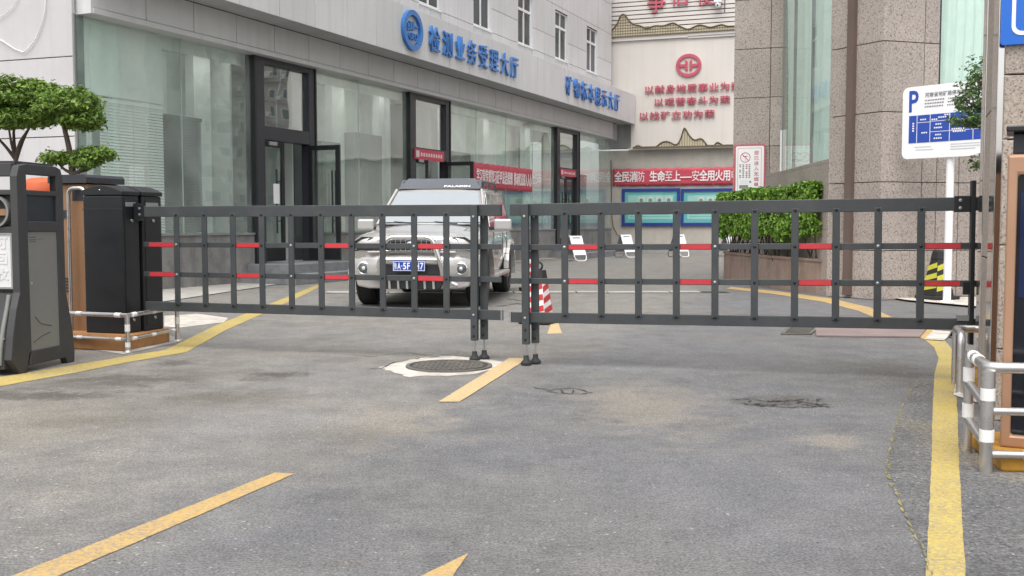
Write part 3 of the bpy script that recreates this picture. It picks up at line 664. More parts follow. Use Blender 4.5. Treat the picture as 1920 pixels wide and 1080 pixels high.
# doors: frame, transom, one fixed leaf and one leaf swung outward
def door(a, b, closed, paper):
    fr = MB()
    fr.box(a, a+0.28, -0.09, 0.12, 0.36, 4.42); fr.box(b-0.20, b, -0.09, 0.12, 0.36, 4.42)
    fr.box(a+0.28, b-0.20, -0.085, 0.12, 4.28, 4.415); fr.box(a+0.28, b-0.20, -0.085, 0.12, 2.80, 3.07)
    f = fr.build('door_frame', 'frame_dark', office, bevel=0.006)
    MB().box(a-0.05, a-.001, -0.11, 0.12, 0.36, 4.40).build('jamb_trim', 'black_metal', f)
    MB().box(b+.001, b+0.05, -0.11, 0.12, 0.36, 4.40).build('jamb_trim', 'black_metal', f)
    bx('transom_pane', 'glass_grey', f, a+0.28, b-0.20, 0.0, 0.012, 3.07, 4.28)
    MB().box(a+.36, a+.62, -.13, -.09, 2.70, 2.77).build('door_closer', 'bolt', f)
    w = (b - a - 0.48)/2
    def leaf(hx, hy, ang, flip):
        lf = MB(); W = w; s = 1 if not flip else -1
        X0, X1 = (0, W) if not flip else (-W, 0)
        lf.box(X0, X1, -0.025, 0.025, 0.39, 0.66); lf.box(X0, X1, -0.025, 0.025, 2.68, 2.78)
        lf.box(X0, X0+0.10, -0.024, 0.024, 0.66, 2.68); lf.box(X1-0.10, X1, -0.024, 0.024, 0.66, 2.68)
        o = lf.build('door_leaf', 'black_metal', f, loc=(hx, hy, 0), rot=(0,0,R(ang)), bevel=0.004)
        MB().box(X0+.10, X1-.10, -0.006, 0.006, 0.66, 2.68).build('pane', 'glass_door', o)
        hxp = (X1-0.15) if not flip else (X0+0.15)
        for yy in (-0.07, 0.07):
            h = MB(); h.tube([(hxp, yy, 0.95), (hxp, yy, 2.25)], 0.019, 8)
            for zz in (1.2, 2.0): h.tube([(hxp, 0, zz), (hxp, yy, zz)], 0.012, 6)
            h.build('handle', 'black_metal', o, smooth=50)
        if paper and not flip: MB().box(X1-.37, X1-.17, -0.012, -0.008, 1.55, 1.95).build('notice_paper', 'white_print', o)
        return o
    leaf(a+0.285, 0.03, 0, False)
    leaf(b-0.205, -0.06 if not closed else 0.03, 92 if not closed else 0, True)
    return f
door(*DOORS[0], False, True); door(*DOORS[1], False, False); door(*DOORS[2], True, False)
# door steps
for (a, b) in DOORS:
    MB().box(a-0.55, b+0.35, -1.35, -0.055, 0.0, 0.19).build('step', 'step_stone', office, bevel=0.008)
    for k in range(3):
        w = (b-a+0.5)/3; x0 = a-0.3+k*w
        MB().box(x0+.003, x0+w-.003, -1.02, -0.055, 0.19, 0.365).build('step', 'step_stone', office, bevel=0.006)
    bx('threshold', 'step_stone', office, a, b, -.055, .12, 0.0, 0.362)
# panel band above the glass
bx('band_core', 'joint', office, 0.16, LEN-0.6, -0.259, 0.02, 4.41, 5.012)
k = 0
while True:
    x0 = 0.14 + 1.163*k - 1.163; x1 = x0 + 1.150
    if x0 > LEN-0.7: break
    x0c, x1c = max(x0, 0.14), min(x1, LEN-0.6)
    if x1c-x0c > 0.2: panel('band_panel', 'panel_band', office, x0c, x1c, 4.50, 5.01, -0.27, -0.2595, 0.004)
    k += 1
panel('band_lip', 'panel_band', office, 0.14, LEN-0.6, 4.40, 4.493, -0.285, 0.02, 0.008)
bx('band_end', 'panel_white', office, 0.10, 0.138, -0.27, 0.04, 4.40, 5.01)
bx('end_return', 'grey_wall', office, LEN-0.6, LEN-.05, -0.26, 0.0, 4.38, 5.0)
# canopy: soffit panels and fascia panels
bx('canopy_core', 'joint', office, 0.05, 26.92, -0.889, 0.02, 5.05, 6.08)
k = 0
while 0.05+1.16*k < 26.8:
    x0 = 0.05+1.16*k; x1 = min(x0+1.148, 26.92)
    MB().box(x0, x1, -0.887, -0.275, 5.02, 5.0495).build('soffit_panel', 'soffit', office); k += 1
x = 4.105 - 1.165*4
while x < 26.8:
    x0, x1 = max(x, 0.05), min(x+1.151, 26.94)
    if x1-x0 > .15: panel('fascia_panel', 'panel_white', office, x0, x1, 5.01, 6.13, -0.90, -0.8895, 0.004)
    x += 1.165
bx('fascia_end', 'panel_white', office, 26.93, 26.96, -0.90, 0.0, 5.01, 6.13)
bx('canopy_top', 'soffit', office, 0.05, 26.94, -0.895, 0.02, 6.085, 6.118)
# upper storey: windows every 3.17 m between cladding panels
WIN = [(14.37 + 3.17*(i-4), 14.37 + 3.17*(i-4) + 1.18) for i in range(0, 8)]
ROWS = [(6.12, 6.70), (6.705, 7.38), (7.385, 8.32), (8.325, 8.47), (8.475, 9.6), (9.605, 10.8), (10.805, 12.0), (12.005, 13.0)]
edges = []
x = 0.0
for (a, b) in WIN + [(LEN, LEN)]:
    gap = a - x
    if gap > 0.05:
        n_ = max(1, round(gap/0.98)); edges += [(x+gap*i/n_, x+gap*(i+1)/n_, False) for i in range(n_)]
    if b > a: edges += [(a, (a+b)/2, True), ((a+b)/2, b, True)]
    x = b
for (x0, x1, isw) in edges:
    if not isw: bx('panel_backing', 'joint', office, x0-.006, x1+.006, 0.0125, 0.05, 6.09, 13.0)
    else:
        bx('panel_backing', 'joint', office, x0-.006, x1+.006, 0.0125, 0.05, 6.09, 6.69); bx('panel_backing', 'joint', office, x0-.006, x1+.006, 0.0125, 0.05, 8.33, 13.0)
    for r_, (z0, z1) in enumerate(ROWS):
        if isw and r_ in (1, 2): continue
        if not isw and r_ in (2,):
            panel('wall_panel', 'panel_white', office, x0+.007, x1-.007, z0, 8.462, 0.0, 0.012, 0.004)
            continue
        if not isw and r_ == 3: continue
        panel('wall_panel', 'panel_white', office, x0+.007, x1-.007, z0, z1-.008, 0.0, 0.012, 0.004)
for (a, b) in WIN:
    t = MB()
    t.box(a+.01, a+.06, -0.01, 0.05, 6.72, 8.32); t.box(b-.06, b-.01, -0.01, 0.05, 6.72, 8.32)
    t.box(a+.06, b-.06, -0.01, 0.05, 6.72, 6.78); t.box(a+.06, b-.06, -0.01, 0.05, 8.27, 8.32); t.box(a+.06, b-.06, -0.012, 0.05, 7.76, 7.84)
    mid = (a+b)/2; t.box(mid-.03, mid+.03, -0.008, 0.05, 6.78, 7.76); t.box(mid-.03, mid+.03, -0.008, 0.05, 7.84, 8.27)
    w = t.build('window', 'pvc', office, loc=(0, 0.07, 0))
    for (p0, p1) in ((a+.06, mid-.03), (mid+.03, b-.06)):
        for (q0, q1) in ((6.78, 7.76), (7.84, 8.27)): bx('pane', 'apt_window', w, p0, p1, 0.02, 0.03, q0, q1)
    bx('window_sill', 'pvc', w, a-.02, b+.02, -0.10, -0.02, 6.675, 6.715)
    bx('reveal', 'panel_white', w, a-.004, a+.008, -0.06, 0.04, 6.72, 8.32); bx('reveal', 'panel_white', w, b-.008, b+.004, -0.06, 0.04, 6.72, 8.32)
# canopy lettering
text1 = '检测业务受理大厅'; 
for i, ch in enumerate(text1):
    x0 = 9.98 + i*0.690; put_text('sign_character', ch, 0.008, office, x0, x0+0.47, 5.26, 5.84, -0.925, 'blue_letter', 0.05, cell=True)
for i, ch in enumerate('矿物标本展示大厅'):
    x0 = 19.28 + i*0.715; put_text('sign_character', ch, 0.008, office, x0, x0+0.47, 5.27, 5.86, -0.925, 'blue_letter', 0.05, cell=True)
em = MB().ring(circle(9.12, 5.60, .46, .46, 40), circle(9.12, 5.60, .345, .345, 40), -0.985, -0.905).build('sign_emblem', 'blue_letter', office)
for (x0, x1, z0, z1) in ((8.88,8.98,5.64,5.74),(9.0,9.16,5.74,5.80),(9.02,9.09,5.60,5.74),(9.12,9.19,5.60,5.80),(9.2,9.38,5.68,5.73),(8.86,9.0,5.58,5.63)):
    MB().box(x0, x1, -0.965, -0.905, z0, z1).build('emblem_stroke', 'blue_letter', em, bevel=.01)
put_text('emblem_letters', 'GEO', 0.02, em, 8.92, 9.32, 5.38, 5.54, -0.935, 'blue_letter', 0.05)

# interior behind the glass
inner = thing('shopfront_interior', 'pale interior partitions and columns behind the tall shopfront glass', 'interior', FA.o, FA.deg)
bx('bulkhead', 'interior_white', inner, 0.3, 2.1, 0.14, 0.20, 3.22, 4.41)
for (x0, x1) in ((2.11, 4.36), (6.45, 10.5), (12.75, 20.6), (22.9, 26.6)):
    bx('partition', 'interior_white', inner, x0, x1, 1.30, 1.38, 0.37, 4.41)
    bx('added_pelmet', 'interior_white', inner, x0, x1, .20, .22, 4.20, 4.412)  # board added to keep the added lights out of sight
    n_ = max(1, int((x1-x0)/1.5)); w_ = (x1-x0)/n_
    for k in range(n_):
        lf = bx('added_light', 'pvc', inner, x0+k*w_+.08, x0+(k+1)*w_-.08, .30, .44, 4.375, 4.415)  # lights added along the ceiling to lift the interior brightness
        bx('added_light_tube', 'added_glow', lf, x0+k*w_+.12, x0+(k+1)*w_-.12, .32, .42, 4.366, 4.3745)
for (x0, x1, y0, y1) in ((3.62,4.1,.75,.95),(7.2,7.5,.6,.8),(8.35,8.85,.75,.95),(10.2,10.45,.6,.8),(13.6,13.9,.75,.95),(16.6,17.0,.75,.95),(19.9,20.3,.75,.95),(0.25,0.62,.3,.45)):
    bx('column', 'interior_white', inner, x0, x1, y0, y1, 0.37, 4.36)
for (x0, x1, z1, mt, y0) in ((6.62,7.1,3.1,'interior_grey',.6),(7.55,8.3,3.0,'interior_dark',.5),(8.9,10.15,3.3,'interior_grey',.5),(14.1,15.4,3.2,'interior_dark',.6),(17.3,19.6,2.8,'interior_grey',.7),(24.2,25.6,3.0,'interior_grey',.6)):
    bx('dark_doorway_box', mt, inner, x0, x1, y0, y0+.35, 0.37, z1)  # dark boxes put in to give the darkness of doorways
bx('partition', 'interior_wall', inner, 4.36, 4.42, .5, 3.5, .37, 4.4); bx('partition', 'interior_wall', inner, 6.40, 6.44, .5, 3.5, .37, 4.4)
bx('partition', 'interior_wall', inner, 10.52, 10.58, .5, 3.5, .37, 4.4); bx('partition', 'interior_dark', inner, 12.66, 12.72, 1.2, 3.5, .37, 4.4)
bx('partition', 'interior_dark', inner, 4.46, 6.38, 2.6, 2.7, .37, 4.4); bx('partition', 'interior_dark', inner, 10.6, 12.6, 2.6, 2.7, .37, 4.4)
bx('partition', 'interior_dark', inner, 20.7, 22.8, 2.0, 2.1, .37, 4.4)
bx('counter', 'interior_white', inner, 16.6, 18.9, 1.6, 2.1, .37, 1.6)
def blind(x0, x1, z0, z1, y, mat, label):
    t = thing('venetian_blind', label, 'blind', FA.world(x0, y, z0), FA.deg)
    m_ = MB(); z = 0.0
    while z < z1-z0:
        m_.add([(0,-.010,z),(x1-x0,-.010,z),(x1-x0,.010,z+.042),(0,.010,z+.042)], [(0,1,2,3)]); z += 0.05
    o = m_.build('slats', mat, t, fix=False); o['kind'] = 'stuff'
    MB().box(0, x1-x0, -.025, .025, z1-z0, z1-z0+.06).build('head_rail', mat, t)
    if 'dark' in mat: MB().box(0, x1-x0, .04, .05, 0, z1-z0).build('backing', 'interior_dark', t)
    for xx in (0.15, (x1-x0)/2, x1-x0-.15): MB().box(xx-.004, xx+.004, -.022, -.018, 0, z1-z0).build('ladder_cord', mat, t)
blind(0.62, 2.08, 0.98, 3.12, 0.13, 'blind_white', 'white venetian blind lowered behind the first glass bay')
blind(2.12, 3.45, 0.98, 3.05, 0.45, 'blind_dark', 'dark venetian blind lowered behind the first glass bay')
gp = thing('plastic_bin', 'green plastic tub standing inside the window near the first door', 'plastic tub', FA.world(7.25, 0.45, 0.93), FA.deg)
MB().lathe([(0.13, 0.0), (0.17, 0.28), (0.20, 0.28), (0.20, 0.31), (0.0, 0.33)], n=20).build('tub', 'green_plastic', gp, smooth=40)
bx('stool', 'interior_grey', gp, -.2, .2, -.2, .2, -.56, 0.0)

# ================================================================== REAR WALL WITH SLOGANS
BWO = gnd(1147, 474)
BW = Frame((BWO.x, BWO.y), -20.0)
rear = thing('slogan_wall', 'tall cream end wall at the back with red slogans, emblem and mountain reliefs', 'wall', BW.o, BW.deg)
XR = 16.0
bx('lower_wall', 'beige_low', rear, -0.55, XR, 0.0, 0.4, 0.0, 4.02)
bx('plinth_band', 'grey_wall', rear, -0.5, XR, -0.03, 0.0, 0.0, 0.16)
bx('upper_wall', 'cream', rear, 0.78, XR, -0.16, 0.4, 4.10, 5.6)
bx('upper_wall', 'cream', rear, -0.6, XR, -0.16, 0.4, 5.602, 8.22)
bx('grey_pilaster', 'grey_wall', rear, -0.55, 0.775, -0.05, 0.4, 4.10, 5.6)
bx('ledge', 'cream', rear, 0.70, XR, -0.26, 0.4, 4.02, 4.098)
bx('ledge', 'corrugate', rear, -0.6, 2.98, -0.24, 0.4, 8.222, 8.40); bx('ledge', 'corrugate', rear, 2.985, XR, -0.22, 0.4, 8.18, 8.26); bx('ledge', 'corrugate', rear, 2.985, XR, -0.25, 0.4, 8.265, 8.40)
bx('cladding_core', 'hill_line', rear, -0.6, XR, -0.10, 0.4, 8.402, 13.0)
mb = MB(); z = 8.41
while z < 13:
    mb.box(-0.6, XR, -0.155, -0.10, z, z+0.125); z += 0.165
o = mb.build('cladding_ribs', 'corrugate', rear); o['kind'] = 'stuff'
def smooth_curve(pts, n=6):
    out = []
    for i in range(len(pts)-1):
        p0, p1, p2, p3 = pts[max(i-1,0)], pts[i], pts[i+1], pts[min(i+2,len(pts)-1)]
        for k in range(n):
            t = k/n; t2, t3 = t*t, t*t*t
            out.append(tuple(0.5*((2*p1[c]) + (-p0[c]+p2[c])*t + (2*p0[c]-5*p1[c]+4*p2[c]-p3[c])*t2 + (-p0[c]+3*p1[c]-3*p2[c]+p3[c])*t3) for c in (0,1)))
    return out + [pts[-1]]
def hill(pix, base, yb, horiz, name):
    top = smooth_curve([BW.at(u, v, yb) for (u, v) in pix]); zb = base
    top = [(x, max(z, zb+0.01)) for (x, z) in top]
    m_ = MB(); n_ = len(top)
    vs = [(x, yb, z) for (x, z) in top] + [(x, yb, zb) for (x, z) in top] + [(x, yb+.05, z) for (x, z) in top] + [(x, yb+.05, zb) for (x, z) in top]
    fs = []
    for i in range(n_-1): fs += [(i, i+1, n_+i+1, n_+i), (2*n_+i+1, 2*n_+i, i, i+1)]
    h = m_.add(vs, fs).build(name, 'hill', rear)
    MB().tube([(x, yb-.01, z) for (x, z) in top], 0.028, 6).build('outline', 'hill_line', h, smooth=60)
    ln = MB(); x = top[0][0] + 0.05
    def height(x):
        for i in range(n_-1):
            if top[i][0] <= x <= top[i+1][0]:
                t = (x-top[i][0])/max(1e-6, top[i+1][0]-top[i][0]); return top[i][1]+(top[i+1][1]-top[i][1])*t
        return zb
    while x < top[-1][0]:
        zz = height(x)
        if zz - zb > 0.05: ln.box(x-.007, x+.007, yb-.018, yb-.002, zb, zz)
        x += 0.098
    if horiz:
        z = zb + 0.10
        while z < max(p[1] for p in top):
            run = None; xx = top[0][0]
            while xx <= top[-1][0]:
                ok = height(xx) > z
                if ok and run is None: run = xx
                if (not ok) and run is not None:
                    ln.box(run, xx, yb-.016, yb-.003, z-.006, z+.006); run = None
                xx += 0.03
            if run is not None: ln.box(run, top[-1][0], yb-.016, yb-.003, z-.006, z+.006)
            z += 0.105
    g = ln.build('lattice', 'hill_line', h); g['kind'] = 'stuff'
    ln2 = MB().box(top[0][0], top[-1][0], yb-.03, yb+.02, zb-.03, zb+.01).build('base_rail', 'hill_line', h)
hill([(1138,64),(1143,61),(1150,54),(1157,45),(1163,31),(1168,27),(1173,29),(1180,39),(1190,46),(1200,48),(1212,53),(1222,50),(1230,48),(1245,48),(1262,43),(1275,49),(1290,55),(1298,52),(1310,47),(1320,48),(1332,51),(1345,48),(1354,46),(1365,49),(1376,49),(1390,52)], 8.40, -0.26, True, 'mountain_relief')
hill([(1187,279),(1193,274),(1197,273),(1205,276),(1213,279),(1224,279),(1233,273),(1241,267),(1250,265),(1257,267),(1266,271),(1272,268),(1277,258),(1281,245),(1284,240),(1288,246),(1293,254),(1300,261),(1306,262),(1312,260),(1317,261),(1323,268),(1330,276),(1336,277),(1342,269),(1347,267),(1354,271),(1361,274),(1372,274),(1385,276)], 4.105, -0.28, False, 'mountain_relief')
def slogan(s, u0, u1, v, hgt, w=0.34):
    xa, zc = BW.at(u0, v, -0.2); xb, _ = BW.at(u1, v, -0.2); n_ = len(s); step = (xb-xa-w)/(n_-1)
    for i, ch in enumerate(s):
        put_text('slogan_character', ch, 0.008, rear, xa+i*step, xa+i*step+w, zc-hgt/2, zc+hgt/2, -0.19, 'red_letter', 0.05, cell=True)
slogan('以献身地质事业为荣', 1209, 1389, 169, 0.29); slogan('以艰苦奋斗为荣', 1227, 1368, 192, 0.27); slogan('以找矿立功为荣', 1199, 1339, 218, 0.28)
for ch, u, in (('争', 1231), ('伯', 1275), ('使', 1324)):
    x, _ = BW.at(u, 0, -.2); zlo = BW.at(u, 24 if ch == '争' else 10, -.2)[1]
    put_text('slogan_character', ch, 0.008, rear, x-.32, x+.32, zlo, zlo+.72, -0.20, 'red_letter', 0.05, cell=True)
ex, ez = BW.at(1291, 122.5, -.2)
em = MB().ring(circle(ex, ez, .485, .435, 44), circle(ex, ez, .375, .315, 44), -0.225, -0.165).build('wall_emblem', 'red_letter', rear)
for sgn in (-1, 1):
    MB().prism([(ex+sgn*.035, ez-.20), (ex+sgn*.035, ez+.15), (ex+sgn*.13, ez+.21), (ex+sgn*.13, ez-.17)], -.225, -.165).build('emblem_stroke', 'red_letter', em)
    MB().prism([(ex+sgn*.13, ez-.06), (ex+sgn*.13, ez+.05), (ex+sgn*.36, ez+.05), (ex+sgn*.36, ez-.06)], -.224, -.166).build('emblem_stroke', 'red_letter', em)
cz = BW.at(1346, 8, -.4)
cm = thing('security_camera', 'white dome security camera bracketed high on the ribbed cladding', 'camera', BW.world(cz[0], -0.2, cz[1]), BW.deg)
MB().box(-.14, .14, -.30, .04, .06, .22).build('housing', 'sign_white', cm, bevel=.02)
MB().lathe([(0.10, 0.06), (0.115, 0.0), (0.10, -.07), (0.06, -.13), (0.0, -.15)], (0,-.18,0), 20).build('dome', 'sign_white', cm, smooth=60)
MB().lathe([(0.035, 0.0), (0.03, .02), (0.0, .03)], (0,-.28,-.04), 14, 'y').build('lens', 'screen', cm)
MB().tube([(.22,.04,-.25),(.22,.04,.5)], .02, 8).build('conduit', 'brown_pipe', cm)
MB().tube([(x, -.03, z) for (x, z) in [BW.at(u, v) for (u, v) in ((1146,300),(1147,400),(1150,425),(1158,440),(1166,446),(1174,444))]], .012, 6).build('cable', 'black_metal', rear, smooth=60)

def banner(name, label, frame, x0, x1, z0, z1, y, words, mat='banner_red'):
    t = thing(name, label, 'banner', frame.world(x0, y, z0), frame.deg); W, Hh = x1-x0, z1-z0
    vs, fs = [], []; nx, nz = 40, 6
    for j in range(nz+1):
        for i in range(nx+1):
            xx = W*i/nx; zz = Hh*j/nz; edge = 0.012*math.sin(i*1.7+j)*(1 if j in (0, nz) else 0)
            vs.append((xx, 0.007*math.sin(i*0.9)*math.cos(j*0.6), zz+edge))
    for j in range(nz):
        for i in range(nx): k = j*(nx+1)+i; fs.append((k, k+1, k+nx+2, k+nx+1))
    o = MB().add(vs, fs).build('cloth', mat, t, smooth=80)
    s_ = o.modifiers.new('thick', 'SOLIDIFY'); s_.thickness = 0.004
    for (s, b, a0, a1, f0, f1) in words: put_text('banner_text', s, b, t, a0*W, a1*W, f0*Hh, f1*Hh, -0.024, 'white_print', 0.008)
    for i in range(5):
        for zz in (0.03, Hh-.03): MB().lathe([(0.02, 0), (0.02, .006), (0, .006)], (W*(0.02+0.24*i), -.016, zz), 10, 'y').build('eyelet', 'bolt', t)
    return t
x0, zb = BW.at(1149, 349, -.05); zt = BW.at(1149, 317, -.05)[1]; x1 = BW.at(1369, 330, -.05)[0] + 0.75
ban = banner('red_banner', 'long red fire-safety banner on the beige rear wall above the notice boards', BW, x0, x1, zb, zt, -0.06, [])
def bt(s, u0, u1):
    a_ = BW.at(u0, 330, -.07)[0]-x0; b_ = BW.at(u1, 330, -.07)[0]-x0; n_ = len(s); st_ = (b_-a_)/n_
    for i, ch in enumerate(s): put_text('banner_character', ch, 0.02, ban, a_+i*st_+st_*.05, a_+(i+1)*st_-st_*.03, 0.15, 0.55, -.024, 'white_print', .008, cell=True)
bt('全民消防', 1152, 1209); bt('生命至上', 1218, 1276); bt('—', 1276, 1296); bt('安全用火用电', 1297, 1385)
bx0, bz0 = FA.at(891, 352, -.10); bx1, bz1 = FA.at(1000, 329, -.10); zt2 = FA.at(891, 304, -.10)[1]
banner('red_banner', 'short red banner with squeezed white characters hung on the shopfront glass', FA, bx0, bx1, bz0, zt2, -0.06,
       [('学习宣传贯彻习近平法治思想', 0.012, 0.03, 0.62, 0.22, 0.78), ('推动宪法深入人心', 0.012, 0.645, 0.975, 0.22, 0.78)])
def boards(u0, u1, label, marks):
    xa, zt_ = BW.at(u0, 354, -.06); xb, _ = BW.at(u1, 354, -.06); zb_ = BW.at(u0, 424, -.06)[1]
    t = thing('notice_board', label, 'notice board', BW.world(xa, -0.01, zb_), BW.deg, 'blue notice boards on the rear wall'); W, Hh = xb-xa, zt_-zb_
    MB().ring([(0,0),(W,0),(W,Hh),(0,Hh)], [(.12,.13),(W-.12,.13),(W-.12,Hh-.12),(.12,Hh-.12)], -.07, 0.0).build('frame', 'board_blue', t)
    p = bx('poster', 'board_cyan', t, .10, W-.10, -.035, -.01, .11, Hh-.10)
    bx('poster_field', 'board_mint', p, .26, W-.26, -.039, -.0352, .27, Hh-.26)
    for i in range(4):
        c = .26 + .52 + i*.36
        if c+.12 > W-.26: break
        bx('picture', 'cone_white' if i != marks else 'grey_print', p, c-.13, c+.13, -.043, -.0392, Hh-.62, Hh-.32)
        MB().lathe([(0.075,0),(0.075,.003),(0,.003)], (c, -.0445, Hh-.46), 16, 'y').build('pictogram', 'grey_print', p)
    for i in range(5): bx('print_line', 'board_cyan', p, .34, W-.34-.1*(i%3), -.042, -.0392, .36+i*.09, .385+i*.09)
    bx('glass_sheet', 'glass_bay', t, .11, W-.11, -.056, -.05, .12, Hh-.11)
boards(1166, 1275, 'blue-framed turquoise notice board with pictograms, left of the two on the rear wall', 9)
boards(1276.5, 1385, 'blue-framed turquoise notice board partly behind the hedge, right of the two on the rear wall', 2)

# ================================================================== RIGHT GRANITE BUILDING
cC = gnd(1647, 557, 0.05)
FC = Frame((cC.x, cC.y), 17.0)
bl = cC + Vector((math.cos(R(120)), math.sin(R(120)), 0))*1.03
FB = Frame((bl.x, bl.y), -60.0)
FAA = Frame((4.77, 22.6), -20.0)
gran = thing('granite_building', 'beige granite-clad building with a curtained bow window and drainpipe', 'building', (cC.x, cC.y, 0), 0)
gi = gran.location.copy()
def gsub(name, frame):
    o = bpy.data.objects.new(name, None); COL.objects.link(o); o.parent = gran; o.location = frame.o - gi; o.rotation_euler = (0,0,R(frame.deg)); o.empty_display_size = .1; return o
def gp_(name, mat, frame, x0, x1, z0, z1, y0, y1, ch=0.006):
    o = panel(name, mat, gran, x0, x1, z0, z1, y0, y1, ch); o.location = frame.world(x0, y0, z0) - gi; o.rotation_euler = (0,0,R(frame.deg)); return o
def gbx(name, mat, frame, *a): 
    o = bx(name, mat, gran, *a); o.location = frame.o - gi; o.rotation_euler = (0,0,R(frame.deg)); return o
ZJ = [0.0, 0.74, 1.765, 2.80, 3.835, 4.87, 5.905, 6.94, 7.975, 9.01, 10.05, 12.0]
def course(frame, cuts, skip=lambda x0, x1, z0, z1: False):
    for i in range(len(cuts)-1):
        for j in range(len(ZJ)-1):
            if skip(cuts[i], cuts[i+1], ZJ[j], ZJ[j+1]): continue
            gp_('granite_slab', 'granite', frame, cuts[i]+.006, cuts[i+1]-.006, ZJ[j]+.006, ZJ[j+1]-.006, 0.0, 0.06, 0.004)
course(FB, [0.0, 1.03])
gbx('drainpipe', 'brown_pipe', FB, 0.40, 0.525, -0.08, -0.001, 0.05, 12.0)
course(FC, [0.0, 0.72, 0.985], lambda a, b, c, d: False)
course(FC, [0.985, 1.39, 2.6, 3.6], lambda a, b, c, d: a < 2.5 and c > 2.7 and d < 8)
course(FAA, [0.0, 0.77, 1.03])
# window in the right-hand face
wf = gbx('window_frame', 'frame_dark', FC, 0.99, 1.02, 0.02, 0.10, 2.80, 7.97)
gbx('window_pane', 'glass_bay', FC, 1.02, 2.6, 0.05, 0.06, 2.82, 7.97)
def curtain(frame, pts, z0, z1, name='curtain', amp=0.035, fold=0.16):
    """pleated cloth along a plan line"""
    L_ = []; 
    for i in range(len(pts)-1):
        a_, b_ = Vector((*pts[i], 0)), Vector((*pts[i+1], 0)); d = b_-a_; n_ = max(2, int(d.length/0.03)); nr = Vector((-d.y, d.x, 0)).normalized()
        for k in range(n_): 
            s = (len(L_))*0.03; L_.append(a_ + d*k/n_ + nr*amp*math.sin(s/fold*2*math.pi + 1.3*math.sin(s*1.7)))
    vs, fs = [], []; nz = 10
    for j in range(nz+1):
        for p in L_: vs.append((p.x + .03*math.sin(j*.8+p.x*3), p.y + .04*math.sin(j*.7+p.y*5), z0+(z1-z0)*j/nz))
    n_ = len(L_)
    for j in range(nz):
        for i in range(n_-1): k = j*n_+i; fs.append((k, k+1, k+n_+1, k+n_))
    o = MB().add(vs, fs).build(name, 'curtain', gran, smooth=80); o.location = (0,0,0)
    return o
curtain(None, [(FC.world(1.03, .28)-gi)[:2], (FC.world(2.6, .28)-gi)[:2]], 2.8, 8.0)
gbx('window_reveal', 'interior_grey', FC, 0.99, 2.6, .5, .55, 2.7, 8.0)
# bow window between the two faces
PL_ = smooth_curve([(FB.world(0.02, -.01).x, FB.world(0.02,-.01).y), (5.06, 18.1), (5.17, 19.6), (5.20, 20.8), (5.24, 21.6), (FAA.world(0.78,-.02).x, FAA.world(0.78,-.02).y)], 5)
GL = smooth_curve([(FB.world(0.1, .1).x, FB.world(0.1,.1).y), (5.22, 18.1), (5.36, 19.6), (5.44, 20.8), (5.55, 21.6), (FAA.world(1.0,.08).x, FAA.world(1.0,.08).y)], 5)
def off(pts, d):
    out = []
    for i, p in enumerate(pts):
        t = Vector((pts[min(i+1,len(pts)-1)][0]-pts[max(i-1,0)][0], pts[min(i+1,len(pts)-1)][1]-pts[max(i-1,0)][1])).normalized()
        out.append((p[0]+t.y*d, p[1]-t.x*d))
    return out
def wallstrip(name, mat, pts, thick, z0, z1, smooth=0):
    inn = off(pts, thick); n_ = len(pts); vs = []
    for z in (z0, z1):
        for P_ in (pts, inn): vs += [(p[0]-gi.x, p[1]-gi.y, z) for p in P_]
    fs = []
    for i in range(n_-1):
        fs += [(i, i+1, 2*n_+i+1, 2*n_+i), (n_+i+1, n_+i, 3*n_+i, 3*n_+i+1), (2*n_+i, 2*n_+i+1, 3*n_+i+1, 3*n_+i), (i+1, i, n_+i, n_+i+1)]
    fs += [(0, 2*n_, 3*n_, n_), (n_-1, 2*n_-1, 4*n_-1, 3*n_-1)]
    return MB().add(vs, fs).build(name, mat, gran, smooth=smooth)
nb = len(PL_)-1
for k in range(5):
    i0, i1 = k*nb//5, (k+1)*nb//5
    for (z0, z1) in ((0.0, 1.05), (1.054, 2.10)): wallstrip('bay_slab', 'granite', PL_[i0:i1+1], 0.12, z0, z1, 30)
wallstrip('bay_ledge', 'granite', PL_, 0.42, 2.104, 2.16)
for k in range(4):
    ng = len(GL)-1; i0, i1 = k*ng//4, (k+1)*ng//4
    wallstrip('bay_pane', 'glass_bay', GL[i0:i1+1], 0.012, 2.165, 12.0, 30)
    wallstrip('bay_mullion', 'cap_grey', off([GL[i0], ((GL[i0][0]*.98+GL[i0+1][0]*.02), (GL[i0][1]*.98+GL[i0+1][1]*.02))], -.006), 0.06, 2.165, 12.0)
cg = off(GL, 0.16); curtain(None, [(p[0]-gi.x, p[1]-gi.y) for p in cg], 2.17, 12.0, fold=0.55, amp=0.05)
cb_ = off(GL, 0.85); wallstrip('bay_back', 'interior_grey', cb_, 0.1, 0.0, 12.0)
nt_ = GL[len(GL)*2//3]; MB().box(-.10, .10, -.006, .006, 0, .85).build('window_notice', 'white_print', gran, loc=(GL[20][0]-.03-gi.x, GL[18][1]-gi.y, 2.2), rot=(0,0,R(-70)))
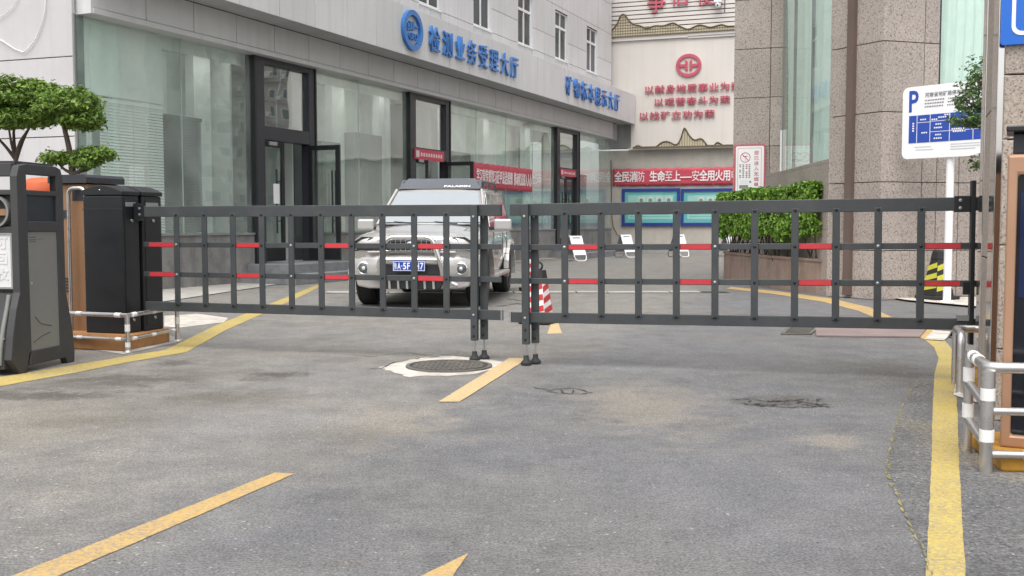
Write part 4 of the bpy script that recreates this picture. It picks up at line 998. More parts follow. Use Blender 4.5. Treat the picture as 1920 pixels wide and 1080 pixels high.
# body behind the cladding
body = [FAA.world(0.0,.09), FAA.world(1.05,.09)] + [Vector((p[0]+.95, p[1], 0)) for p in (GL[20], GL[12], GL[5])] + [FB.world(0.0,.09)+Vector((.5,.4,0)), FB.world(0.9,.09)+Vector((.2,.6,0)), FC.world(.2,.62), FC.world(3.6,.62), FC.world(9,.62), FAA.world(9.4,.5), FAA.world(0.02, 0.6)]
body = [p - gi for p in body]
MB().prism([(p.x, p.y) for p in body], 0.0, 12.0, 'xy').build('core', 'granite', gran)
gbx('wall_backing', 'joint', FB, 0.02, 1.0, .061, .2, 0, 12); gbx('wall_backing', 'joint', FC, 0.02, .985, .061, .3, 0, 12); gbx('wall_backing', 'joint', FAA, 0.02, 1.0, .061, .2, 0, 12)
gbx('wall_backing', 'joint', FC, .99, 3.6, .061, .3, 0, 2.78); gbx('wall_return', 'granite', FAA, -.002, .055, .062, 2.0, 0, 12)
struct(sheet('pavement', [gnd(1640,556), gnd(1700,566), gnd(1840,579), gnd(2100,585), FC.world(6,-.5), FC.world(6,0.05), FC.world(0,0.05)], 0.03, 'concrete_pale'))

# ================================================================== GATE PILLAR
GP = Frame((2.81, 6.0), -20.0)
pil = thing('gate_pillar', 'speckled granite gate pillar with polished steel corner strips at the right', 'pillar', GP.o, GP.deg)
bx('core', 'granite_near', pil, .03, 1.05, .03, 1.1, 0, 4.5)
ZP = [0.0, .42, 1.02, 1.62, 1.985, 2.6, 3.3, 4.5]
for j in range(len(ZP)-1):
    panel('front_slab', 'granite_near', pil, 0.0, 1.08, ZP[j]+.004, ZP[j+1]-.004, -.03, .028, .005)
for j in range(4):
    z0, z1 = (0, .93, 1.83, 3.0)[j], (.93, 1.83, 3.0, 4.5)[j]
    MB().box(-.03, .028, .335, .82, z0+.004, z1-.004).build('side_slab', 'granite_near', pil, bevel=.004)
MB().box(-.036, .028, .0, .33, 0, 4.5).build('corner_strip', 'steel_polish', pil, bevel=.006)
MB().box(-.036, .028, .825, 1.1, 0, 4.5).build('corner_strip', 'steel_polish', pil, bevel=.006)
sg = thing('street_sign', 'blue street name sign with white border fixed high on the gate pillar', 'sign', GP.world(-.03, -.045, 2.15), GP.deg)
MB().prism(rounded(0, 1.0, 0, 1.1, .02), -.012, .012).build('plate', 'road_sign_blue', sg)
MB().ring(rounded(.055, .945, .05, 1.05, .05), rounded(.075, .925, .072, 1.028, .035), -.0155, -.0121).build('border', 'white_print', sg)
put_text('sign_text', '金', 0.012, sg, .16, .36, .50, .70, -.0122, 'white_print', .003, cell=True)
put_text('sign_text', 'JINSHUI', 0.02, sg, .165, .80, .41, .475, -.0122, 'white_print', .003)
put_text('sign_text', '大', 0.012, sg, .165, .245, .12, .20, -.0122, 'white_print', .003, cell=True)

# ================================================================== APARTMENT BLOCK ACROSS THE YARD (seen in the glass)
AP = Frame(FA.world(140, -75), FA.deg + 180)
apt = thing('apartment_block', 'tan apartment block with air conditioners mirrored in the shopfront glass', 'building', AP.o, AP.deg)
bx('wall', 'apt_wall', apt, 0, 70, 0, 8, 0, 33)
ac0 = None
for fl in range(10):
    z = 1.0 + fl*2.95
    bx('floor_band', 'apt_slab', apt, 0, 70, -.12, 0, z-.75, z-.55)
    for c in range(20):
        x = 1.6 + c*3.4
        w = MB().ring([(x,z),(x+1.5,z),(x+1.5,z+1.45),(x,z+1.45)], [(x+.07,z+.07),(x+1.43,z+.07),(x+1.43,z+1.38),(x+.07,z+1.38)], -.06, .02).build('window', 'pvc', apt)
        bx('pane', 'apt_window', w, x+.07, x+1.43, -.02, -.01, z+.07, z+1.38)
        if (c*7+fl*5) % 3 != 0:
            a_ = bx('air_conditioner', 'ac_white', apt, x+1.9, x+2.7, -.42, -.04, z-.2, z+.4)
            MB().lathe([(.22,0),(.22,.02),(0,.02)], (x+2.2, -.422, z+.1), 16, 'y').build('fan_grille', 'grey_print', a_)
    for xx in (14.7, 31.7, 48.7, 62.3): bx('downpipe', 'pvc', apt, xx-.06+fl*.0, xx+.06, -.16, -.04, z-.54, z+2.2) if fl < 9 else None

# ================================================================== BARRIER PANELS
def barrier(name, label, x0w, y0w, deg, length, post, bars, red_cells, tilt, hinge_left):
    t = thing(name, label, 'barrier', (x0w, y0w, 0), deg, 'swing barrier panels across the gateway')
    t.rotation_euler = (0, -tilt, R(deg))
    L0, L1 = 0.0, length
    MB().box(L0, L1, -.028, .028, 1.205, 1.302).build('top_beam', 'barrier_grey', t, bevel=.004)
    MB().box(L0+.01, L1, -.022, .022, .342, .425).build('bottom_beam', 'barrier_grey', t, bevel=.004)
    xe = L0 - .012 if not hinge_left else L1
    MB().box(xe, xe+.012, -.024, .024, .340, .427).build('end_cap', 'cap_grey', t)
    for z in (.9285, .656): MB().box(L0-.005, L1, -.013, .013, z, z+.046).build('rail', 'barrier_grey', t, bevel=.003)
    for b in bars:
        o = MB().box(b-.027, b+.027, -.030, -.0135, .40, 1.235).build('bar', 'barrier_grey', t, bevel=.003)
        for z in (1.222, .952, .679, .410): MB().lathe([(.013, 0), (.011, .006), (0, .009)], (b, -.0302, z), 10, 'y').build('bolt', 'black_metal' if z in (1.222, .410) or bars.index(b) % 4 else 'bolt', o)
    for (a, b) in red_cells:
        for z in (.9285, .656): MB().box(a, b, -.0165, -.0132, z+.005, z+.041).build('reflector', 'barrier_red', t)
    for yo, dx in ((-.050, -.022), (.050, .03)):
        p = MB().box(post+dx-.030, post+dx+.030, yo-.021, yo+.021, .17, 1.298).build('post', 'barrier_grey', t, bevel=.004)
        for z in (1.20, .384, .29, .21): MB().lathe([(.012, 0), (.010, .006), (0, .008)], (post+dx-.002, yo-.0212, z), 10, 'y').build('bolt', 'bolt' if z > .35 else 'black_metal', p)
        f = MB().tube([(post+dx, yo, .06), (post+dx, yo, .19)], .008, 8).build('foot', 'bolt', t, smooth=50)
        MB().lathe([(.045, .006-tilt*0), (.045, .022), (.024, .045), (.020, .078), (0, .078)], (post+dx, yo, 0), 16).build('pad', 'rubber', f, smooth=40)
    return t
LB = [.358 + .2897*i for i in range(10)]
bar_l = barrier('swing_barrier', 'dark grey lattice barrier panel in front of the silver car, hinged on the left', -3.39, 9.6, -16.4, 3.442, 3.245, LB,
        [(.06,.33), (LB[2]+.03, LB[3]-.03), (LB[5]+.03, LB[6]-.03), (LB[8]+.03, LB[9]-.03)], 0.0, True)
RB = [.451 + .2953*i for i in range(10)]
bar_r = barrier('swing_barrier', 'dark grey lattice barrier panel in front of the hedge, hinged beside the granite pillar', 0.0, 8.44, -15.65, 3.50, .156, RB,
        [(RB[0]+.03, RB[1]-.03), (RB[3]+.03, RB[4]-.03), (RB[6]+.03, RB[7]-.03), (RB[9]+.03, RB[9]+.27)], 0.009, False)
h = MB().box(3.44, 3.47, -.06, .03, .24, 1.42).build('hinge_post', 'black_metal', bar_r, bevel=.004)
MB().box(3.33, 3.44, -.034, .0, 1.195, 1.312).build('hinge_plate', 'black_metal', bar_r, bevel=.003)
for z in (1.225, 1.28): MB().lathe([(.013,0),(.012,.008),(0,.01)], (3.37, -.0342, z), 10, 'y').build('bolt', 'bolt', bar_r)
MB().box(3.40, 3.44, -.03, .02, .60, .69).build('latch', 'black_metal', bar_r); MB().box(3.36, 3.45, -.035, .03, .41, .45).build('latch', 'cap_grey', bar_r)
MB().box(-.04, .02, -.034, .0, 1.195, 1.312).build('hinge_plate', 'black_metal', bar_l)
for z in (1.225, 1.28): MB().lathe([(.013,0),(.012,.008),(0,.01)], (-.02, -.0342, z), 10, 'y').build('bolt', 'bolt', bar_l)

# ================================================================== LEFT ISLAND: plinth, cabinets, ticket machine, guard rail, bin
LI = Frame((-3.42, 9.20), -18.0)
tag(MB().prism([(-.06,.07),(.105,.82),(-1.05,1.1),(-1.2,.45)], 0, .135, 'xy').build('concrete_plinth', 'plinth_orange', None, gnd(240,661), bevel=.012), 'orange painted concrete plinth under the black cabinets at the left', 'plinth')
def cabinet(x0, x1, y0, y1, label):
    z0, z1 = .135, 1.40
    t = thing('barrier_cabinet', label, 'cabinet', LI.world((x0+x1)/2, (y0+y1)/2, z0), LI.deg, 'black barrier motor cabinets'); hx, hy, Hh = (x1-x0)/2, (y1-y0)/2, z1-z0
    MB().box(-hx, hx, -hy, hy, 0, Hh).build('body', 'black_metal', t, bevel=.012)
    prof = [(-hx-.008, Hh+.002)] + [(-hx-.008 + (2*hx+.016)*i/10, Hh+.02+.075*math.sin(math.pi*(0.12+0.80*i/10))) for i in range(11)] + [(hx+.008, Hh+.002)]
    MB().prism(prof, -hy-.008, hy+.008).build('lid', 'black_metal', t, bevel=.006)
    MB().box(hx, hx+.006, -hy+.03, hy-.03, .05, Hh-.03).build('door', 'black_metal', t, bevel=.004)
    for zz in (Hh-.23, .12): MB().lathe([(.016,0),(.014,.01),(0,.012)], (hx+.008, 0, zz), 12, 'x').build('lock', 'bolt', t)
    MB().box(hx+.006, hx+.009, -hy+.04, hy-.06, Hh-.10, Hh-.06).build('name_plate', 'cap_grey', t)
    MB().lathe([(.008,0),(0,.006)], (-.02, -hy-.009, Hh+.05), 8, 'y').build('screw', 'bolt', t)
    MB().box(-hx-.004, hx+.004, -hy-.003, -hy+.002, Hh-.13, Hh-.12).build('seam', 'rubber', t)
cabinet(-.63, -.20, .22, .46, 'black barrier cabinet nearest the camera on the orange plinth')
cabinet(-.56, -.185, .49, .77, 'black barrier cabinet carrying the left panel, behind the other cabinet')
MB().box(.0, .05, -.05, .05, 1.17, 1.33).build('hinge_block', 'black_metal', bar_l, loc=(-.09, .02, 0))
tm = thing('ticket_machine', 'brown ticket machine with dark cap behind the black cabinets', 'ticket machine', (-4.07, 10.05, 0.0), -18)
MB().box(-.19, .19, -.25, .2, .0, 1.52).build('body', 'ticket_brown', tm, bevel=.02)
MB().prism([(-.22,1.522),(.22,1.522),(.22,1.575),(.20,1.60),(-.20,1.60),(-.22,1.575)], -.30, .24).build('cap', 'frame_dark', tm)
MB().box(.02, .17, -.256, -.248, 1.36, 1.48).build('display', 'frame_dark', tm)
MB().box(-.10, -.03, -.262, -.252, 1.20, 1.27).build('intercom', 'frame_dark', tm)
for i in range(5): MB().box(-.12, -.05, -.258, -.2495, .50+i*.03, .512+i*.03).build('vent_slot', 'frame_dark', tm)
for zz in (.97, .38): MB().lathe([(.014,0),(0,.008)], (-.10, -.252, zz), 10, 'y').build('screw', 'bolt', tm)
def arcpath(pts, r=.06, n=5):
    pts = [Vector(p) for p in pts]; out = [pts[0]]
    for i in range(1, len(pts)-1):
        a_ = (pts[i-1]-pts[i]).normalized(); b_ = (pts[i+1]-pts[i]).normalized(); p0, p1 = pts[i]+a_*r, pts[i]+b_*r
        for k in range(n+1):
            t_ = k/n; out.append(p0*(1-t_)**2 + pts[i]*2*t_*(1-t_) + p1*t_**2)
    return out + [pts[-1]]
hp = thing('steel_hoop', 'tall stainless steel hoop standing in front of the brown ticket machine', 'hoop guard', LI.world(-.76, .30, 0), LI.deg)
MB().tube(arcpath([(-.10,0,0),(-.10,0,1.475),(.09,0,1.475),(.09,0,0)], .07), .018, 10).build('hoop', 'steel', hp, smooth=50)
for x in (-.10,.09): MB().lathe([(.045,0),(.045,.006),(.02,.012),(0,.012)], (x,0,0), 16).build('flange', 'steel', hp)
gr = thing('guard_rail', 'low stainless guard rail around the orange plinth at the left', 'guard rail', (0,0,0))
pa, pb, pc_ = gnd(240, 661), gnd(333, 640), Vector((-4.75, 9.72, 0))
gr.location = pa; A_, B_, C_ = Vector((0,0,0)), pb-pa, pc_-pa
for P_, nm in ((A_, 'a'), (B_, 'b'), (C_, 'c')):
    MB().tube([(P_.x,P_.y,0),(P_.x,P_.y,.335)], .021, 12).build('post', 'steel', gr, smooth=50)
    MB().lathe([(.045,0),(.045,.006),(.024,.02),(.024,.05),(0,.05)], (P_.x,P_.y,0), 14).build('flange', 'steel', gr)
for z, r_ in ((.33, .020), (.115, .014)):
    MB().tube([C_+Vector((0,0,z)), A_+Vector((0,0,z)), B_+Vector((0,0,z))], r_, 10).build('rail', 'steel', gr, smooth=20)
for P0, P1, ts in ((C_, A_, (.3,.62,.93)), (A_, B_, (.12,.5,.9))):
    for t_ in ts:
        for z, r_ in ((.33,.0225),(.115,.0165)):
            p = P0.lerp(P1, t_)+Vector((0,0,z)); d = (P1-P0).normalized()*.03
            MB().tube([p-d, p+d], r_, 10).build('tape_band', 'tape', gr, smooth=50)
for z in (.06, .22): MB().tube([(0,0,z-.03),(0,0,z+.03)], .0235, 10).build('tape_band', 'tape', gr, smooth=50)
MB().tube([(B_.x,B_.y,.17),(B_.x,B_.y,.24)], .0235, 10).build('tape_band', 'tape', gr, smooth=50)
od = thing('orange_bin', 'orange dome-topped bin glimpsed through the open top of the recycling bin', 'bin', (-4.66, 10.35, 0), 0)
MB().lathe([(.17,0),(.19,.9),(.19,1.45)], n=24).build('drum', 'orange', od, smooth=40)
MB().lathe([(.20,1.452),(.20,1.49),(.18,1.55),(.11,1.59),(0,1.605)], n=24).build('dome', 'orange', od, smooth=40)

# recycling bin
b0, b1 = gnd(42, 701), gnd(140, 678)
bdeg = math.degrees(math.atan2(b1.x-b0.x, b1.y-b0.y))
bn = thing('recycling_bin', 'dark grey street recycling bin with round opening and white panel, left edge', 'recycling bin', (b0.x, b0.y, 0), -bdeg)
D = (b1-b0).length
# end frame outline in (depth, height); front is small depth
S = lambda u, v: None
outl = [(-.02,0),(.06,.0),(.10,.05),(.60,.05),(.63,0),(D,.0),(D+.01,.10),(D-.02,.30),(D-.09,.52),(D-.11,.60),(D-.11,1.50),(D-.15,1.585),(D-.22,1.605),(.10,1.605),(.03,1.58),(.0,1.50),(.0,.62),(-.05,.50),(-.10,.30),(-.13,.12)]
inl = [(.13,.16),(.55,.16),(.55,1.15),(.13,1.15)]
e_ = MB().prism(outl, -.07, 0.0, 'yz')
# end panel built as bars round its openings
ef = MB()
ef.prism([(-.02,0),(.06,0),(.10,.14),(.13,.16),(.12,1.60),(.03,1.58),(0,1.50),(0,.62),(-.05,.50),(-.10,.30),(-.13,.12)], -.06, 0, 'yz')
ef.prism([(D-.10,0),(D,0),(D+.01,.10),(D-.02,.30),(D-.08,.52),(D-.10,.60),(D-.10,1.50),(D-.13,1.58),(D-.20,1.60),(D-.19,.16)], -.06, 0, 'yz')
ef.prism([(.10,.05),(D-.10,.05),(D-.19,.16),(.13,.16)], -.06, 0, 'yz')
ef.prism([(.12,1.52),(D-.195,1.52),(D-.20,1.60),(.12,1.60)], -.06, 0, 'yz')
ef.prism([(.125,1.08),(D-.19,1.08),(D-.19,1.16),(.125,1.16)], -.058, -.001, 'yz')
ef.prism([(.125,1.36),(D-.19,1.36),(D-.19,1.40),(.125,1.40)], -.058, -.001, 'yz')
endf = ef.build('end_frame', 'bin_frame', bn, bevel=.006)
MB().box(-.035, -.012, .12, D-.185, .155, 1.085).build('end_door', 'bin_panel', endf)
MB().box(-.04, -.02, .12, D-.185, 1.155, 1.365).build('upper_panel', 'bin_blue', endf)
MB().lathe([(.012,0),(0,.006)], (-.011, .17, .68), 10, 'x').build('lock', 'bolt', endf)
for (y0, y1, z0, z1) in ((.15,.24,1.035,1.04),(.15,.24,1.0,1.004),(.15,.24,1.015,1.02),(.26,.34,1.02,1.023)): MB().box(-.0119,-.0112,y0,y1,z0,z1).build('sticker_line', 'frame_dark', endf)
MB().tube([(-.0115,.20,.42),(-.0115,.27,.36),(-.0115,.36,.34),(-.0115,.42,.33)], .003, 5).build('scratch', 'frame_dark', endf); MB().tube([(-.0115,.17,.22),(-.0115,.28,.26),(-.0115,.40,.28)], .003, 5).build('scratch', 'frame_dark', endf)
W = 1.6
fr = MB(); fr.box(-W, -.06, .02, .07, 1.50, 1.60); fr.box(-W, -.06, .01, .07, 1.36, 1.40); fr.box(-W, -.06, .02, .07, 1.07, 1.12); fr.box(-.50,-.44,-.01,.07,.62,1.5)
fr.build('front_frame', 'bin_frame', bn, bevel=.006)
MB().box(-W, -.06, .06, D-.2, .62, 1.36).build('bin_body', 'bin_frame', bn); MB().box(-W, -.06, .07, D-.14, 1.605, 1.62).build('top_cover', 'bin_frame', bn)
MB().ring(circle(-.205, 1.235, .125, .125, 32), circle(-.205, 1.235, .108, .108, 32), .005, .06).build('opening_ring', 'bin_panel', bn)
MB().lathe([(.108,0),(0,.002)], (-.205, .055, 1.235), 28, 'y').build('opening', 'rubber', bn); MB().box(-.31, -.10, .035, .05, 1.205, 1.255).build('inner_strip', 'ticket_brown', bn)
MB().box(-.435, -.078, .03, .058, .655, 1.065).build('sign_panel', 'bin_white', bn, bevel=.004)
MB().ring([(-.44,.645),(-.068,.645),(-.068,1.072),(-.44,1.072)], [(-.425,.66),(-.083,.66),(-.083,1.06),(-.425,1.06)], .02, .03).build('sign_trim', 'bolt', bn)
for i, ch in enumerate('可回收'): put_text('sign_character', ch, 0.012, bn, -.225, -.115, .95-i*.12, 1.04-i*.12, .0299, 'pale_print', .003, cell=True)
belly = [(.04,.62),(.0,.60),(-.02,.50),(-.07,.36),(-.11,.22),(-.13,.05),(.3,.05),(.3,.62)]
MB().prism(belly, -W, -.062, 'yz').build('lower_front', 'bin_frame', bn, smooth=30); MB().box(-W,-.065,-.115,-.09,.27,.285).build('seam', 'bin_panel', bn)
MB().tube([(-.09,.0,.60),(-.09,-.03,.50),(-.09,-.08,.36),(-.09,-.125,.2),(-.09,-.14,.08)], .018, 8).build('edge_trim', 'bin_panel', bn, smooth=60)

# ================================================================== RIGHT ISLAND: plinths, rails, kiosk
tag(MB().box(.20, 1.2, -.10, .55, 0, .12).build('concrete_plinth', 'plinth_yellow', None, (2.90, 7.15, 0), (0,0,R(-18)), bevel=.012), 'yellow painted concrete plinth behind the steel hoop at the right', 'plinth')
rc = thing('barrier_cabinet', 'black barrier cabinet hidden behind the granite pillar', 'cabinet', (3.72, 7.25, .12), -18, 'black barrier motor cabinets')
MB().box(-.15, .15, -.18, .18, 0, 1.25).build('body', 'black_metal', rc, bevel=.012); MB().box(-.16, .16, -.19, .19, 1.252, 1.32).build('lid', 'black_metal', rc, bevel=.03)
h0 = gnd(1800, 738)
hr = thing('steel_hoop', 'short stainless steel hoop beside the yellow edge line at the right', 'hoop guard', (h0.x, h0.y, 0), -10)
MB().tube(arcpath([(0,0,0),(0,0,.40),(.06,.42,.40),(.75,.35,.40)], .07), .027, 12).build('hoop', 'steel', hr, smooth=50)
MB().tube([(.06,.42,.40),(.06,.42,0)], .022, 10).build('post', 'steel', hr, smooth=50); MB().tube([(.06,.42,.16),(.75,.35,.16)], .018, 10).build('rail', 'steel', hr, smooth=50)
MB().lathe([(.05,0),(.05,.006),(.03,.012),(0,.012)], (0,0,0), 16).build('flange', 'steel', hr)
r0 = gnd(1848, 886)
rr = thing('guard_rail', 'three-bar stainless guard rail with white tape in front of the payment kiosk', 'guard rail', (r0.x, r0.y, 0), -6)
MB().tube([(0,0,0),(0,0,.47)], .029, 14).build('post', 'steel', rr, smooth=50)
MB().tube([(.05,.42,0),(.05,.42,.49)], .024, 12).build('post', 'steel', rr, smooth=50)
MB().tube(arcpath([(.05,.42,.50),(0,0,.485),(1.3,0,.485)], .06), .026, 12).build('top_rail', 'steel', rr, smooth=50)
for z in (.285, .085): MB().tube([(0.02,0,z),(1.3,0,z)], .019, 10).build('rail', 'steel', rr, smooth=50)
for z in (.30, .12): MB().tube([(.05,.42,z+.05),(0,0,z)], .02, 10).build('rail', 'steel', rr, smooth=50)
for z in (.17, .36): MB().tube([(0,0,z-.025),(0,0,z+.03)], .0325, 14).build('tape_band', 'tape', rr, smooth=50)
for (x, z, q) in ((.21,.485,.030),(.20,.285,.023),(.20,.085,.023)): MB().tube([(x-.035,0,z),(x+.06,0,z)], q, 12).build('tape_band', 'tape', rr, smooth=50)
for t_ in (.25,.5): p = Vector((.05,.42,.50)).lerp(Vector((0,0,.485)), t_); d = Vector((.05,.42,0)).normalized()*.018; MB().tube([p-d,p+d], .030, 12).build('tape_band', 'tape', rr, smooth=50)
for zz in (.40, .22): MB().tube([(.05,.42,zz-.04),(.05,.42,zz+.03)], .028, 12).build('tape_band', 'tape', rr, smooth=50)
kp = gnd(1876, 884)
tag(MB().box(0, 1.2, 0, .62, 0, .07).build('concrete_plinth', 'plinth_yellow', None, (kp.x, kp.y, 0), (0,0,R(-10)), bevel=.012), 'yellow painted concrete plinth under the payment kiosk at the right edge', 'plinth')
ks = thing('payment_kiosk', 'rose-brown payment kiosk with black glass front at the right edge', 'kiosk', (2.372, 5.0, .07), -26)
MB().ring([(0,0),(.5,0),(.5,1.40),(0,1.40)], [(.045,.06),(.455,.06),(.455,1.30),(.045,1.30)], -.06, .02).build('front_frame', 'kiosk_brown', ks, bevel=.012)
MB().box(.0, .5, .022, .22, 0, 1.40).build('body', 'kiosk_brown', ks, bevel=.012)
MB().box(.046, .454, -.03, .0, .061, 1.299).build('front_glass', 'screen', ks); MB().box(.06, .44, -.034, -.0302, .72, 1.22).build('screen', 'screen_blue', ks)
MB().box(.02, .48, -.02, .2, 1.402, 1.50).build('head', 'frame_dark', ks, bevel=.006); MB().box(-.01, .52, -.10, .22, 1.502, 1.53).build('cap', 'black_metal', ks, bevel=.006)
MB().box(.10, .22, -.045, -.031, .28, .36).build('ticket_slot', 'cap_grey', ks)

# ================================================================== CONES
def square_cone(name, label, loc, rotz, h, a0, a1, base, c_body, c_band, ring, group):
    t = thing(name, label, 'traffic cone', loc, rotz, group)
    MB().prism(rounded(-base, base, -base, base, .05), 0, .05, 'xy').build('base', 'cone_black', t, bevel=.012)
    lev = lambda z: a0 + (a1-a0)*z/h
    def fr_(z0, z1, mat, nm, grow=0.0):
        w0, w1 = lev(z0)+grow, lev(z1)+grow
        return MB().add([(-w0,-w0,z0+.05),(w0,-w0,z0+.05),(w0,w0,z0+.05),(-w0,w0,z0+.05),(-w1,-w1,z1+.05),(w1,-w1,z1+.05),(w1,w1,z1+.05),(-w1,w1,z1+.05)],
            [(0,3,2,1),(4,5,6,7),(0,1,5,4),(1,2,6,5),(2,3,7,6),(3,0,4,7)]).build(nm, mat, t, bevel=.006)
    fr_(0, h*.82, c_body, 'body'); fr_(h*.82, h, 'cone_black', 'top_cap', .006)
    n_ = 3
    for side in range(4):
        for k in range(n_):
            za, zb_ = h*(.10+.225*k), h*(.10+.225*k+.115); sk = h*.085
            pts = []
            for (s, z) in ((-1, za), (1, za+sk), (1, zb_+sk), (-1, zb_)):
                w = lev(z)*.985; pts.append(Vector((s*w, -lev(z)-.0035, z+.05)))
            rot = Matrix.Rotation(side*math.pi/2, 3, 'Z'); MB().add([rot @ p for p in pts], [(0,1,2,3)]).build('stripe', c_band, t)
    if ring:
        m_ = MB(); pts = [(.045*math.cos(2*math.pi*i/16), 0, h+.05+.045+.045*math.sin(2*math.pi*i/16)) for i in range(17)]
        m_.tube(pts, .012, 8, cap=False).build('ring', 'cone_black', t, smooth=60)
    return t
p = gnd(1010, 607); square_cone('traffic_cone', 'red and white square traffic cone with ring top behind the barrier gap', (p.x, p.y+.05, .004), -25, .56, .135, .06, .19, 'cone_white', 'cone_red', True, 'traffic cones')
p = gnd(996, 545); square_cone('traffic_cone', 'farther red and white cone mostly hidden by the barrier post', (p.x, p.y, .004), 10, .60, .13, .05, .19, 'cone_white', 'cone_red', True, 'traffic cones')
p = FC.world(.77, -.34); square_cone('traffic_cone', 'black and yellow striped cone standing against the granite wall', (p.x, p.y, .032), 20, .66, .165, .05, .235, 'cone_black', 'cone_yellow', False, 'traffic cones')

# ================================================================== FOLDING NO-PARKING SIGNS
def folding(label, u, v, rot):
    p = gnd(u, v); t = thing('folding_sign', label, 'folding sign', (p.x, p.y, 0), rot, 'white folding no-parking signs')
    for s in (-1, 1):
        def pt(x, zz): return Vector((x*1.2, s*(.02+.30*(1-zz/.78)), zz))
        leg = MB(); path = [pt(-.19,.78), pt(-.19,.10), pt(-.13,.02), pt(.13,.02), pt(.19,.10), pt(.19,.78)]
        lg = leg.tube(arcpath(path, .05), .016, 8).build('frame', 'sign_white' if s < 0 else 'cap_grey', t, smooth=50)
        m_ = MB(); q = [pt(-.19,.78), pt(.19,.78), pt(.19,.20), pt(-.19,.20)]
        off_ = Vector((0, s*.012, 0)); m_.add([a_+off_ for a_ in q]+[a_-off_ for a_ in q], [(0,1,2,3),(7,6,5,4),(0,4,5,1),(1,5,6,2),(2,6,7,3),(3,7,4,0)])
        b_ = m_.build('board', 'sign_white' if s < 0 else 'cap_grey', t)
        if s < 0:
            hh = [pt(-.12,.735), pt(.12,.735), pt(.12,.70), pt(-.12,.70)]; MB().add([a_+Vector((0,-.016,0)) for a_ in hh], [(0,1,2,3)]).build('hand_slot', 'grey_print', b_)
            for k in range(4):
                gx = -.11+k*.07; hh = [pt(gx,.40), pt(gx+.045,.40), pt(gx+.045,.355), pt(gx,.355)]; MB().add([a_+Vector((0,-.016,0)) for a_ in hh], [(0,1,2,3)]).build('print_mark', 'pale_print', b_)
    return t
folding('white folding no-parking sign nearest the dark shop door', 1078, 490, 36)
folding('white folding no-parking sign left of centre before the notice boards', 1172, 483, 38)
folding('white folding no-parking sign under the right notice board', 1272, 482, 38)
folding('white folding no-parking sign peeking out left of the planter', 1366, 481, 42)

# ================================================================== PARKING SIGN
PO = gnd(1772, 566, 0.03)
PS = Frame((PO.x, PO.y), -50.0)
ps = thing('parking_sign', 'white parking tariff sign with blue table on a white pole', 'sign', (PO.x, PO.y, .03), PS.deg)
MB().tube([(0,.05,0),(0,.05,2.9)], .055, 14).build('pole', 'sign_white', ps, smooth=50)
MB().lathe([(.09,0),(.09,.008),(.06,.02),(0,.02)], (0,.05,0), 16).build('flange', 'sign_white', ps)
zB, zT, xl, xr = 2.085, 3.12, -.70, .92
brd = MB().prism(rounded(xl, xr, zB-.03, zT-.03, .09), -.035, -.006).build('board', 'sign_white', ps)
zb0, zt0 = zB-.03, zT-.03
def prt(nm, mat, x0, x1, z0, z1, k=0): return bx(nm, mat, brd, x0, x1, -.0385-.002*k, -.0352-.002*k, z0, z1)
put_text('letter', 'P', 0.02, brd, -.60, -.455, 2.725, 3.035, -.0352, 'sign_blue', .003)
put_text('heading', '河南省地矿局停车场', 0.02, brd, -.36, .24, 2.92, 2.99, -.0352, 'grey_print', .003)
for r_, z in enumerate((2.87, 2.825, 2.78)):
    x = -.36
    while x < .5:
        w = .010 + .012*((int(x*1000)*7+r_*5) % 3)/2; prt('print_line', 'grey_print', x, x+w*1.3, z, z+.018); x += w*1.3+.010+(.05 if abs(x+.10) < .02 else 0)
prt('table', 'sign_blue', -.595, .84, 2.28, 2.675)
for x in (-.47, -.27, .02, .36): prt('table_rule', 'white_print', x-.004, x+.004, 2.280, 2.675, 1)
prt('table_rule', 'white_print', -.47, -.27, 2.565, 2.572, 1); prt('table_rule', 'white_print', -.266, .84, 2.572, 2.579, 1); prt('table_rule', 'white_print', -.266, .84, 2.422, 2.429, 1)
for (x, z, n_, vert) in ((-.54,2.550,4,True),(-.42,2.600,3,False),(-.40,2.410,3,False),(-.19,2.520,3,False),(-.21,2.470,4,False),(-.19,2.370,3,False),(-.21,2.320,4,False),(-.25,2.590,3,False),(-.15,2.615,4,False),(-.06,2.645,3,False),(.05,2.435,6,False),(.07,2.400,6,False)):
    for k in range(n_):
        if vert: prt('print_mark', 'white_print', x, x+.025, z-k*.035, z-k*.035+.022, 1)
        else: prt('print_mark', 'white_print', x+k*.032, x+k*.032+.022, z, z+.020, 1)
for (x0, x1, z) in ((-.50,-.25,2.215),(-.48,-.22,2.175),(.04,.5,2.230),(.04,.46,2.195),(.04,.4,2.160)): prt('print_line', 'pale_print', x0, x1, z, z+.014)

# ================================================================== NO-SMOKING SIGN
ns = thing('no_smoking_sign', 'red-framed white no-smoking notice above the clipped hedge', 'sign', FAA.world(.04, -.03, 1.72), FAA.deg)
W, Hh = .66, 1.12
MB().prism(rounded(0, W, 0, Hh, .06), -.03, .0).build('back_plate', 'pink_red', ns)
face = MB().prism(rounded(.035, W-.035, .035, Hh-.035, .035), -.034, -.0302).build('face', 'sign_white', ns)
MB().ring(rounded(.075, W-.085, .08, Hh-.075, .01), rounded(.081, W-.091, .086, Hh-.081, .01), -.0365, -.0342).build('inner_border', 'pink_red', face)
for i, ch in enumerate('您已进入无烟单位'): put_text('notice_character', ch, 0.012, face, .425, .515, .895-i*.112, .98-i*.112, -.0342, 'pink_red', .003, cell=True)
MB().ring(circle(.235, .845, .108, .108), circle(.235, .845, .094, .094), -.038, -.0342).build('ban_ring', 'pink_red', face)
MB().bar((.165,-.0362,.915),(.305,-.0362,.775), .004, .016, up=(0.7,0,0.7)).build('ban_slash', 'pink_red', face)
